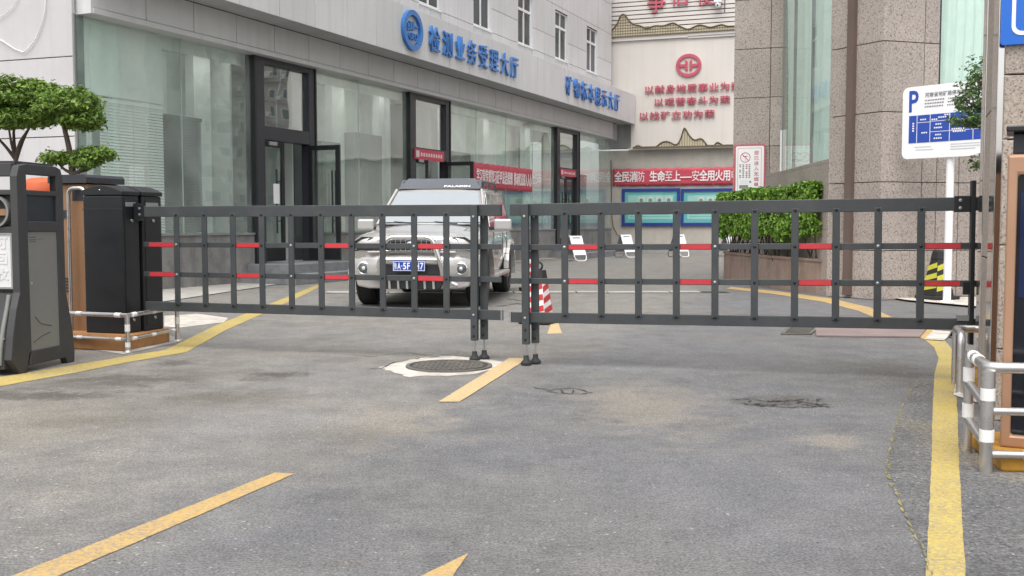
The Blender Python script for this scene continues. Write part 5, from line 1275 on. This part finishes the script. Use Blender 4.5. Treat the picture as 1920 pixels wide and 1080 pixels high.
MB().box(.19, .28, -.0355, -.0342, .855, .875).build('cigarette', 'pink_red', face); MB().box(.225,.245,-.0355,-.0342,.785,.80).build('ash', 'grey_print', face)
for c, (x, mt) in enumerate(((.13,'grey_print'),(.195,'grey_print'),(.265,'pink_red'),(.325,'grey_print'))):
    for k in range(8):
        if (c, k) in ((0,2),(0,5),(2,3)): continue
        bx('print_mark', mt, face, x-.018, x+.018, -.0362, -.0342, .675-k*.038, .70-k*.038)
for z in (.335, .295): bx('print_line', 'pale_print', face, .13, .30, -.0362, -.0342, z, z+.010)
bx('print_block', 'grey_print', face, .115, .30, -.0362, -.0342, .18, .255); bx('print_mark', 'grey_print', face, .325, .365, -.0362, -.0342, .30, .345)

# small red plates over the doors
def door_plate(u0, v0, u1, v1, hgt, label):
    xa, za = FA.at(u0, v0, -.1); xb, _ = FA.at(u1, v1, -.1)
    t = thing('door_plate', label, 'sign', FA.world(xa, -.115, za-hgt), FA.deg, 'red plates over the shop doors'); W = xb-xa
    bx('plate', 'banner_red', t, 0, W, -.02, .02, 0, hgt); bx('logo', 'board_cyan' if False else 'pale_print', t, .03, .19, -.024, -.0202, .05, hgt-.05)
    n_ = 9
    for i in range(n_):
        x = .26+(W-.32)*i/n_; w = (W-.32)/n_*.68
        for k in range(3): bx('print_stroke', 'white_print', t, x, x+w, -.024, -.0202, .09+k*(hgt-.18)/3, .09+k*(hgt-.18)/3+(hgt-.18)*.16)
        bx('print_stroke', 'white_print', t, x+w*.38, x+w*.62, -.0235, -.0203, .08, hgt-.08)
door_plate(777, 278, 830, 286, .26, 'small red plate over the middle shop door')
door_plate(1050, 316, 1078, 320, .24, 'small red plate over the farthest shop door')

# ================================================================== PLANTER AND HEDGE
PO_ = smooth_curve([(5.02, 16.55), (4.86, 17.4), (4.68, 18.5), (4.52, 19.7), (4.40, 20.9), (4.42, 21.7), (4.75, 22.35)], 4)
plt = thing('stone_planter', 'curved brownish stone planter against the granite building', 'planter', (4.6, 19.0, 0))
def strip2(name, mat, pts, thick, z0, z1, parent, ox, oy, smooth=30):
    inn = off(pts, thick); n_ = len(pts); vs = []
    for z in (z0, z1):
        for P_ in (pts, inn): vs += [(p[0]-ox, p[1]-oy, z) for p in P_]
    fs = []
    for i in range(n_-1): fs += [(i,i+1,2*n_+i+1,2*n_+i),(n_+i+1,n_+i,3*n_+i,3*n_+i+1),(2*n_+i,2*n_+i+1,3*n_+i+1,3*n_+i),(i+1,i,n_+i,n_+i+1)]
    fs += [(0,2*n_,3*n_,n_),(n_-1,2*n_-1,4*n_-1,3*n_-1)]
    return MB().add(vs, fs).build(name, mat, parent, smooth=smooth)
npo = len(PO_)-1
for k in range(6): strip2('slab', 'planter', PO_[k*npo//6:(k+1)*npo//6+1], .08, 0, .53, plt, 4.6, 19.0)
strip2('coping', 'planter', off(PO_, -.02), .14, .532, .575, plt, 4.6, 19.0)
so = off(PO_, .10) + [(5.35, 22.0), (5.25, 20.0), (5.1, 17.5)]
MB().add([(p[0]-4.6, p[1]-19.0, .48) for p in so], [tuple(range(len(so)))]).build('soil', 'soil', plt)
rg2 = random.Random(21)
hd = thing('clipped_hedge', 'box-clipped bright green hedge growing in the curved stone planter', 'hedge', (4.7, 19.0, .48))
HP = smooth_curve([(5.16, 16.75), (4.92, 17.8), (4.72, 19.0), (4.58, 20.2), (4.55, 21.2), (4.75, 21.9)], 6)
spots, stems = [], MB()
def hz(t): return 1.70 + .07*(1-t) + .03*math.sin(t*17)
for i in range(26000):
    t = rg2.random(); k = t*(len(HP)-1); i0 = min(int(k), len(HP)-2); f_ = k-i0
    p = Vector((HP[i0][0]*(1-f_)+HP[i0+1][0]*f_, HP[i0][1]*(1-f_)+HP[i0+1][1]*f_, 0)); d = Vector((HP[i0+1][0]-HP[i0][0], HP[i0+1][1]-HP[i0][1], 0)).normalized()
    nr = Vector((d.y, -d.x, 0))
    top = hz(t); bot = .92 + .05*math.sin(t*23) + .04*math.sin(t*51)
    w_ = .36
    u = rg2.uniform(-1, 1); zf = rg2.random()
    face = rg2.random()
    if face < .42: pos = p + nr*u*w_; z = top - abs(rg2.gauss(0, .045)); nrm = Vector((0,0,1))
    elif face < .86: s = -1 if rg2.random() < .8 else 1; pos = p + nr*s*(w_ - abs(rg2.gauss(0,.07))); z = bot+(top-bot)*zf; nrm = nr*s
    else: pos = p + nr*u*w_; z = bot+(top-bot)*zf; nrm = Vector((0,0,.2))
    lump = .035*math.sin(pos.x*7.3+pos.y*4.1+1.3*math.sin(z*6+pos.y*2.7))*math.sin(z*8.1+pos.y*6.3+math.sin(pos.y*3.1)*2) + rg2.gauss(0,.018)
    pos = pos + nrm*lump; spots.append((Vector((pos.x-4.7, pos.y-19.0, z + (lump if nrm.z > .5 else 0) - .48)), nrm))
o = leaves('foliage', spots, .08, 'leaf_hedge', hd, rg2, up=.25, aspect=.6); o['kind'] = 'stuff'
for i in range(34):
    t = (i+.5)/34; k = t*(len(HP)-1); i0 = min(int(k), len(HP)-2); q = HP[i0]; b_ = Vector((q[0]-4.7+rg2.uniform(-.12,.12), q[1]-19.0+rg2.uniform(-.1,.1), 0))
    tp = b_ + Vector((rg2.uniform(-.2,.2), rg2.uniform(-.3,.3), .62)); stems.tube([b_, b_.lerp(tp,.5)+Vector((rg2.uniform(-.04,.04),0,0)), tp], [.016,.013,.009], 6)
stems.build('stems', 'bark', hd)

# ================================================================== TREES
def tree(label, base, trunk_pts, clumps, leaf, size, mat, seed, twigs=3, dens=1.0):
    rr_ = random.Random(seed); t = thing('pruned_tree', label, 'tree', base, 0, None); B = Vector(base)
    tr = MB(); P_ = [Vector(p)-B for p in trunk_pts]
    tr.tube(smooth3(P_), [.055*(1-.55*i/(len(smooth3(P_))-1)) for i in range(len(smooth3(P_)))], 9); 
    spots = []
    top = P_[-1]
    br = MB()
    for (c, r, st_) in clumps:
        C_ = Vector(c)-B; root = P_[st_]
        mid = root.lerp(C_, .5) + Vector((rr_.uniform(-.06,.06), rr_.uniform(-.06,.06), -.04))
        br.tube(smooth3([root, mid, C_+Vector((0,0,-r[2]*.3))]), [.024,.022,.02,.018,.016,.014,.012,.010,.009], 7)
        for k in range(twigs):
            e = C_ + Vector((rr_.uniform(-1,1)*r[0]*.75, rr_.uniform(-1,1)*r[1]*.75, rr_.uniform(-.3,.5)*r[2])); br.tube([mid.lerp(C_,.6), mid.lerp(e,.75)+Vector((0,0,-.02)), e], [.010,.007,.004], 5)
        n_ = int(leaf*r[0]*r[1]*dens)
        # leaf sprays: small rosettes spread through a flattened volume
        for k in range(n_):
            while True:
                v = Vector((rr_.uniform(-1,1), rr_.uniform(-1,1), rr_.uniform(-1,1)))
                if v.length < 1: break
            v = v.normalized()*v.length**.45
            if v.z < 0: v.z *= .55
            bump = 1 + .16*math.sin(v.x*5+c[0]*3)*math.cos(v.y*6+v.z*4)
            cc = C_ + Vector((v.x*r[0], v.y*r[1], v.z*r[2]))*bump; nv = Vector((v.x*.5, v.y*.5, v.z+.3))
            for q in range(7): spots.append((cc + Vector((rr_.gauss(0,.03), rr_.gauss(0,.03), rr_.gauss(0,.018))), nv))
    tr.build('trunk', 'bark', t, smooth=60); q_ = br.build('branches', 'bark', t, smooth=60); q_['kind'] = 'stuff'
    o = leaves('crown', spots, size, mat, t, rr_, up=.35, aspect=.5); o['kind'] = 'stuff'
    return t
def smooth3(pts, n=4):
    out = []
    for i in range(len(pts)-1):
        p0, p1, p2, p3 = pts[max(i-1,0)], pts[i], pts[i+1], pts[min(i+2,len(pts)-1)]
        for k in range(n):
            t = k/n; out.append(0.5*((2*p1)+(p2-p0)*t+(2*p0-5*p1+4*p2-p3)*t*t+(3*p1-p0-3*p2+p3)*t*t*t))
    return out+[pts[-1]]
A = at_depth
Y1 = 12.6
tree('spreading pruned tree with a flat cloud crown at the far left', (A(28,330,Y1).x, Y1, 0), [(A(26,330,Y1).x, Y1, 0), A(27,420,Y1), A(28,325,Y1), A(30,300,Y1)],
     [(A(30,185,Y1), (.52,.5,.24), 3), (A(-45,215,Y1), (.42,.45,.24), 3), (A(80,190,Y1+.1), (.40,.4,.22), 3), (A(15,225,Y1-.2), (.30,.35,.16), 3), (A(62,222,Y1-.1), (.30,.3,.16), 3)], 3100, .062, 'leaf_tree', 3)
Y2 = 12.1
tree('slimmer pruned tree with a low side tuft beside the white wall', (A(138,335,Y2).x, Y2, 0), [(A(140,335,Y2).x, Y2, 0), A(139,420,Y2), A(136,325,Y2), A(130,280,Y2), A(120,238,Y2)],
     [(A(135,200,Y2), (.33,.33,.20), 4), (A(152,228,Y2), (.24,.25,.15), 4), (A(105,205,Y2+.2), (.26,.3,.18), 4), (A(178,292,Y2), (.22,.2,.10), 2), (A(105,298,Y2), (.20,.2,.075), 2), (A(160,306,Y2-.1), (.14,.15,.07), 2)], 3100, .058, 'leaf_tree', 5)
Y3 = 11.2
tb = (A(1895,420,Y3).x, Y3, 0)
tree('feathery dark green tree leaning out behind the granite pillar over the parking sign', tb, [tb, A(1895,500,Y3), A(1892,330,Y3), A(1890,240,Y3), A(1885,150,Y3)],
     [(A(1838,150,Y3), (.16,.3,.26), 4), (A(1822,190,Y3), (.17,.25,.16), 3), (A(1806,226,Y3), (.13,.2,.11), 3), (A(1845,225,Y3), (.17,.25,.16), 3), (A(1838,305,Y3), (.10,.15,.10), 2), (A(1890,140,Y3), (.30,.4,.4), 4), (A(1905,230,Y3), (.3,.3,.3), 3)], 1500, .05, 'leaf_right', 9, twigs=6)

# ================================================================== THE CAR
CARP = (-1.25, 14.72, 0.0)
car = thing('parked_suv', 'silver four-wheel-drive car with roof deflector and bull bar behind the left barrier', 'car', CARP, -6.6)
def loft(stations, name, mat, parent, close=True, sub=1, sharp=35):
    m_ = MB(); full = []
    for (y, pts) in stations: full.append([(-x, y, z) for (x, z) in pts] + [(x, y, z) for (x, z) in reversed(pts[:-1] if pts[-1][0] == 0 else pts)])
    n_ = len(full[0]); vs = [p for ring in full for p in ring]; fs = []
    for i in range(len(full)-1):
        for j in range(n_-1): fs.append((i*n_+j, i*n_+j+1, (i+1)*n_+j+1, (i+1)*n_+j))
    if close: fs += [tuple(reversed(range(n_))), tuple((len(full)-1)*n_+j for j in range(n_))]
    o = m_.add(vs, fs).build(name, mat, parent, smooth=sharp)
    if sub: s = o.modifiers.new('sub', 'SUBSURF'); s.levels = s.render_levels = sub
    return o
def arch(y): 
    d = min(abs(y), abs(y-2.65)); return .40 if d > .47 else .40+math.sqrt(max(0, .47**2-d*d))*.95
ST = []
for y, w, zs, zc, wt in ((-.775,.70,.90,.975,.60),(-.72,.80,.92,.995,.68),(-.60,.865,.945,1.015,.74),(-.46,.89,.955,1.035,.76),(-.35,.90,.965,1.05,.77),(-.20,.905,.975,1.065,.775),(0,.91,.98,1.075,.78),(.20,.91,.99,1.10,.785),(.35,.91,1.0,1.115,.79),(.46,.91,1.005,1.13,.80),(.60,.905,1.01,1.15,.81),(.75,.905,1.02,1.14,.815),(1.3,.905,1.03,1.09,.82),(2.18,.905,1.03,1.09,.82),(2.3,.905,1.03,1.09,.82),(2.45,.905,1.03,1.09,.82),(2.65,.905,1.03,1.09,.82),(2.85,.905,1.03,1.09,.82),(3.0,.905,1.03,1.09,.82),(3.12,.90,1.03,1.09,.82),(3.50,.87,1.03,1.08,.80)):
    zb = max(arch(y), .40) if y > -.7 else .72
    ST.append((y, [(w-.06, zb), (w, max(zb+.02, .66)), (w+.004, max(zb+.04,.80)), (w-.02, zs), (wt, zc-.035), (wt*.55, zc-.004), (0, zc)]))
body = loft(ST, 'body', 'car_silver', car, sub=1)
# bonnet shut line and bulge
bon = loft([(y, [(.60,z-.016),(.54,z+.004),(.28,z+.016),(0,z+.018)]) for (y,z) in ((-.70,.98),(-.55,1.018),(-.2,1.06),(.2,1.10),(.44,1.125))], 'bonnet', 'car_silver', car, sub=1, sharp=40)
# bumper
def plan(x): return -.86 + .30*(abs(x)/.92)**3.2
xs_ = [-.915+1.83*i/26 for i in range(27)]
prof = [(.05,.40),(.0,.43),(-.015,.50),(-.02,.58),(-.01,.66),(.02,.715),(.07,.73)]
vs = [(x*(1 if k not in (0,) else .97), plan(x)+dy, z) for k, (dy, z) in enumerate(prof) for x in xs_]; n_ = len(xs_)
fs = [(j*n_+i, j*n_+i+1, (j+1)*n_+i+1, (j+1)*n_+i) for j in range(len(prof)-1) for i in range(n_-1)]
bmp = MB().add(vs, fs).build('front_bumper', 'car_silver', car, smooth=50); sd_ = bmp.modifiers.new('t','SOLIDIFY'); sd_.thickness = .03
MB().box(-.42, .42, -.895, -.80, .465, .60).build('lower_intake', 'car_dark', bmp, bevel=.01)
MB().box(-.46, .46, -.905, -.86, .425, .452).build('intake_lip', 'car_silver', bmp, bevel=.008); MB().box(-.44, .44, -.90, -.86, .605, .635).build('intake_lip', 'car_silver', bmp, bevel=.008)
for s in (-1, 1):
    c = (s*.665, plan(.665)-.022, .545)
    f_ = MB().lathe([(.088,-.02),(.088,.012),(.075,.022),(.066,.012),(0,.010)], c, 28, 'y').build('fog_light', 'chrome', bmp, smooth=40)
    MB().lathe([(.066,.012),(.05,.02),(0,.024)], c, 24, 'y').build('lens', 'fog_glass', f_, smooth=60)
    MB().lathe([(.03,.02),(0,.032)], c, 16, 'y').build('bulb', 'lens_glass', f_, smooth=60)
# valance and skid plate with ribs
val = MB().prism([(-.80,.42),(-.76,.30),(-.60,.27),(.60,.27),(.76,.30),(.80,.42)], -.74, -.55).build('valance', 'car_silver_dull', car, bevel=.02)
sk = MB().prism([(-.45,.42),(-.38,.27),(.38,.27),(.45,.42)], -.83, -.745).build('skid_plate', 'car_dark', val, bevel=.01)
for i in range(6): x = -.30+i*.12; MB().prism([(x-.014,.40),(x+.014,.40),(x+.02,.275),(x-.008,.275)], -.855, -.83).build('rib', 'car_silver_dull', sk)
MB().tube([(.50,-.70,.37),(.56,-.78,.35),(.60,-.78,.33),(.57,-.72,.31)], .018, 8).build('tow_hook', 'sign_white', val, smooth=60)
# grille with chrome arch
gt = [(-.34,.785),(.34,.785),(.37,.83),(.32,.925),(.22,.95),(-.22,.95),(-.32,.925),(-.37,.83)]
gr_ = MB().prism(gt, -.845, -.76).build('grille', 'car_dark', car)
cx_ = [(x*1.07, .868+(z-.868)*1.20) for (x, z) in gt]; MB().ring(cx_, [(x*.97, .868+(z-.868)*.95) for (x, z) in gt], -.862, -.80).build('grille_surround', 'chrome', gr_, bevel=.006)
for z in (.82,.87,.915): MB().bar((-.33,-.850,z),(.33,-.850,z),.012,.010).build('grille_bar', 'chrome', gr_)
for i in range(-4,5): MB().bar((i*.07,-.848,.79),(i*.07,-.848,.945),.008,.010,up=(0,1,0)).build('grille_mesh', 'car_silver_dull', gr_)
MB().lathe([(.052,0),(.052,.012),(.04,.016),(0,.016)], (0,-.850,.87), 24, 'y').build('badge', 'chrome', gr_, smooth=40)
MB().box(-.60,.60,-.83,-.775,.752,.776).build('trim_strip', 'car_silver', car, bevel=.006)
# headlights
for s in (-1, 1):
    out = [(s*.40,.785),(s*.40,.925),(s*.52,.957),(s*.70,.957),(s*.80,.90),(s*.82,.785)]
    hl = MB().add([(x, plan(x)+.035+.05*(z-.785)/.17, z) for (x, z) in out] + [(x, plan(x)+.14, z) for (x, z) in out],
        [(0,1,2,3,4,5),(11,10,9,8,7,6)] + [(i,(i+1)%6,6+(i+1)%6,6+i) for i in range(6)]).build('headlight', 'lens_glass', car, bevel=.012)
    cxm = s*.61; MB().ring([(cxm+(x-cxm)*1.06, .87+(z-.87)*1.10) for (x, z) in out], [(cxm+(x-cxm)*.97, .87+(z-.87)*.96) for (x, z) in out], plan(.61)+.045, plan(.61)+.10).build('headlight_gap', 'car_dark', hl)
    MB().lathe([(.075,-.01),(.075,.004),(.058,.004)], (s*.56, plan(.56)+.052, .88), 20, 'y').build('reflector_bowl', 'fog_glass', hl, smooth=40)
    MB().lathe([(.05,0),(.04,.01),(0,.018)], (s*.56, plan(.56)+.055, .88), 20, 'y').build('reflector', 'chrome', hl, smooth=60)
    MB().lathe([(.058,0),(.05,.01),(0,.014)], (s*.72, plan(.72)+.05, .885), 20, 'y').build('projector', 'fog_glass', hl, smooth=60)
    MB().box(s*.60-.16, s*.60+.16, plan(.6)+.0, plan(.6)+.05, .787, .81).build('indicator', 'amber' if False else 'chrome', hl)
# bull bar
bb = MB(); bb.tube(arcpath([(-.44,-.86,.40),(-.42,-.95,.60),(-.30,-.95,.965),(.30,-.95,.965),(.42,-.95,.60),(.44,-.86,.40)], .09), .033, 12)
bb.build('bull_bar', 'chrome', car, smooth=60)
MB().tube([(-.42,-.93,.665),(0,-.965,.668),(.42,-.93,.665)], .022, 10).build('bull_bar_crossbar', 'chrome', car, smooth=60)
# number plate
np_ = MB().box(-.22,.22,-.985,-.977,.515,.655).build('number_plate', 'plate_blue', car, bevel=.004)
MB().ring([(-.213,.522),(.213,.522),(.213,.648),(-.213,.648)], [(-.207,.528),(.207,.528),(.207,.642),(-.207,.642)], -.988,-.9852).build('plate_border', 'white_print', np_)
for s, x0, x1 in (('豫',-.205,-.163),('A',-.155,-.110),('5',-.080,-.036),('F',-.024,.014),('H',.092,.137),('7',.150,.195)):
    put_text('plate_character', s, 0.02, np_, x0, x1, .540, .630, -.9853, 'white_print', .002)
MB().lathe([(.008,0),(0,.002)], (-.095,-.9853,.585), 8, 'y').build('plate_dot', 'white_print', np_)
# cabin
CB = [(.56,1.10,.80),(1.22,1.655,.665),(1.75,1.70,.675),(2.9,1.70,.675),(3.38,1.62,.66),(3.50,1.08,.80)]
cab_st = []
for (y, zt, wt) in ((.50,1.13,.79),(1.20,1.655,.668),(1.4,1.685,.672),(2.2,1.70,.672),(3.1,1.69,.67),(3.42,1.62,.66)):
    cab_st.append((y, [(.815,1.04),(.81,1.07),(wt+.02, zt-.05),(wt-.04, zt-.012),(wt*.5, zt+.004),(0, zt+.006)]))
cabin = loft(cab_st, 'cabin', 'car_silver', car, sub=0, sharp=30)
def glassq(name, q, mat='car_glass', parent=cabin, th=.006):
    q = [Vector(p) for p in q]; n__ = (q[1]-q[0]).cross(q[3]-q[0]).normalized()*th
    return MB().add([p+n__ for p in q]+[p for p in q], [(0,1,2,3),(7,6,5,4),(0,4,5,1),(1,5,6,2),(2,6,7,3),(3,7,4,0)]).build(name, mat, parent)
w0 = (.50,1.13); 
def ws(t, x): # a point on the windscreen plane
    return (x, .50+.70*t-.006, 1.13+.525*t+.008)
ws_q = [ws(.05,-.735), ws(.05,.735), ws(.93,.615), ws(.93,-.615)]
glassq('windscreen', ws_q)
for s in (-1, 1):
    for (ya, yb, yc, yd) in ((.85,1.28,1.72,1.72),(1.80,1.80,2.55,2.55),(2.63,2.63,3.2,3.3)):
        def side(y, z): return (s*(.818-.142*(z-1.07)/.58+.010), y, z)
        q = [side(ya,1.10), side(yd,1.10), side(yc,1.60), side(yb,1.60)]
        if s < 0: q = q[::-1]
        glassq('side_window', q)
    MB().tube([(s*.80,.52,1.13),(s*.655,1.20,1.66)], .022, 8).build('windscreen_pillar', 'car_silver', cabin, smooth=60)
    m_ = MB().box(-.13,.13,-.06,.06,-.085,.085).build('door_mirror', 'car_silver', car, loc=(s*1.03,.80,1.13), rot=(0,0,R(s*8)), bevel=.03)
    MB().box(-.11,.11,.061,.066,-.065,.065).build('mirror_glass', 'lens_glass', m_)
    MB().bar((-s*.10,0,-.05),(-s*.20,.02,-.06),.05,.05).build('mirror_arm', 'car_dark', m_)
    for ya in (1.25, 2.10): MB().box(s*.912-.012, s*.912+.012, ya, ya+.16, .93, .955).build('door_handle', 'chrome', car, bevel=.005)
    for ya in (.70, 1.76, 2.30): MB().box(s*.907-.004, s*.907+.004, ya-.004, ya+.004, .47, 1.02).build('door_gap', 'car_dark', car)
    MB().box(min(s*.84,s*.98), max(s*.84,s*.98), .52, 2.12, .36, .42).build('side_step', 'car_silver_dull', car, bevel=.015)
    for yy in (0.0, 2.65):
        pts = [(s*.915, yy+.49*math.cos(R(a_)), .37+.49*math.sin(R(a_))) for a_ in range(-8, 189, 14)]
        fl = MB()
        for i in range(len(pts)-1): fl.bar(pts[i], pts[i+1], .075, .075)
        fl.build('wheel_arch', 'car_silver', car, smooth=40)
        wh = bpy.data.objects.new('wheel', None); COL.objects.link(wh); wh.parent = car; wh.location = (s*.775, yy, .365); wh.empty_display_size = .1
        tp = [(.24,-.125),(.33,-.125),(.355,-.10),(.366,-.06),(.366,.06),(.355,.10),(.33,.125),(.24,.125)]
        MB().lathe(tp, (0,0,0), 40, 'x').build('tyre', 'tyre', wh, smooth=30)
        for q in range(-2, 3): MB().lathe([(.3665,q*.04-.004),(.369,q*.04-.003),(.369,q*.04+.003),(.3665,q*.04+.004)], (0,0,0), 40, 'x').build('tread_rib', 'rubber', wh)
        MB().lathe([(0,s*.095),(.06,s*.105),(.07,s*.085),(.19,s*.075),(.225,s*.10),(.242,s*.126),(.242,s*.05),(0,s*.05)], (0,0,0), 32, 'x').build('rim', 'car_silver_dull', wh, smooth=30)
        for k in range(6):
            a_ = R(60*k); MB().bar((s*.10, .05*math.cos(a_), .05*math.sin(a_)), (s*.10, .22*math.cos(a_), .22*math.sin(a_)), .05, .02, up=(1,0,0)).build('spoke', 'car_silver', wh)
MB().box(-.80,.80,-.45,3.4,.30,.42).build('underbody', 'car_dark', car); MB().box(-.62,.62,-.5,3.3,.42,.90).build('engine_bay', 'car_dark', car)
MB().box(-.86,.86,3.45,3.62,.42,.72).build('rear_bumper', 'car_silver', car, bevel=.03)
# wipers
for s in (-1, 1): MB().tube([(s*.30+.1,.50,1.150),(s*.30-.25,.535,1.175)], .009, 6).build('wiper', 'car_dark', car)
MB().box(-.76,.76,.42,.52,1.118,1.138).build('cowl', 'car_dark', car, bevel=.006)
# roof deflector and rack
dq = [Vector((-.64,1.22,1.68)), Vector((.64,1.22,1.68)), Vector((.53,1.46,1.845)), Vector((-.53,1.46,1.845))]
df = MB().add([p for p in dq]+[p+Vector((0,.05,-.02)) for p in dq], [(0,1,2,3),(7,6,5,4),(0,4,5,1),(1,5,6,2),(2,6,7,3),(3,7,4,0)]).build('roof_deflector', 'rack_grey', car, bevel=.008)
lt = put_text('deflector_lettering', 'PALADIN', 0.02, df, .06, .44, 1.70, 1.735, 0, 'white_print', .004)
lt.rotation_euler = (math.atan2(.165,.24)+0.0, 0, 0); me_, a0, c0_, a1, c1_ = STRINGS[('PALADIN',0.02)]
lt.scale = (.40/(a1-a0), .048/(c1_-c0_), .004); lt.location = (.07-a0*lt.scale[0], 1.243, 1.7035)
for s in (-1, 1):
    rk = MB(); rk.tube(arcpath([(s*.62,1.30,1.68),(s*.60,1.42,1.80),(s*.60,3.0,1.82),(s*.62,3.15,1.70)], .06), .024, 8); rk.build('roof_rail', 'rack_grey', car, smooth=60)
    for yy in (1.75, 2.4): MB().tube([(s*.60,yy,1.69),(s*.60,yy,1.81)], .02, 8).build('rail_foot', 'rack_grey', car)
for yy in (1.7, 2.2, 2.7): MB().tube([(-.60,yy,1.81),(.60,yy,1.81)], .016, 8).build('rack_bar', 'rack_grey', car)
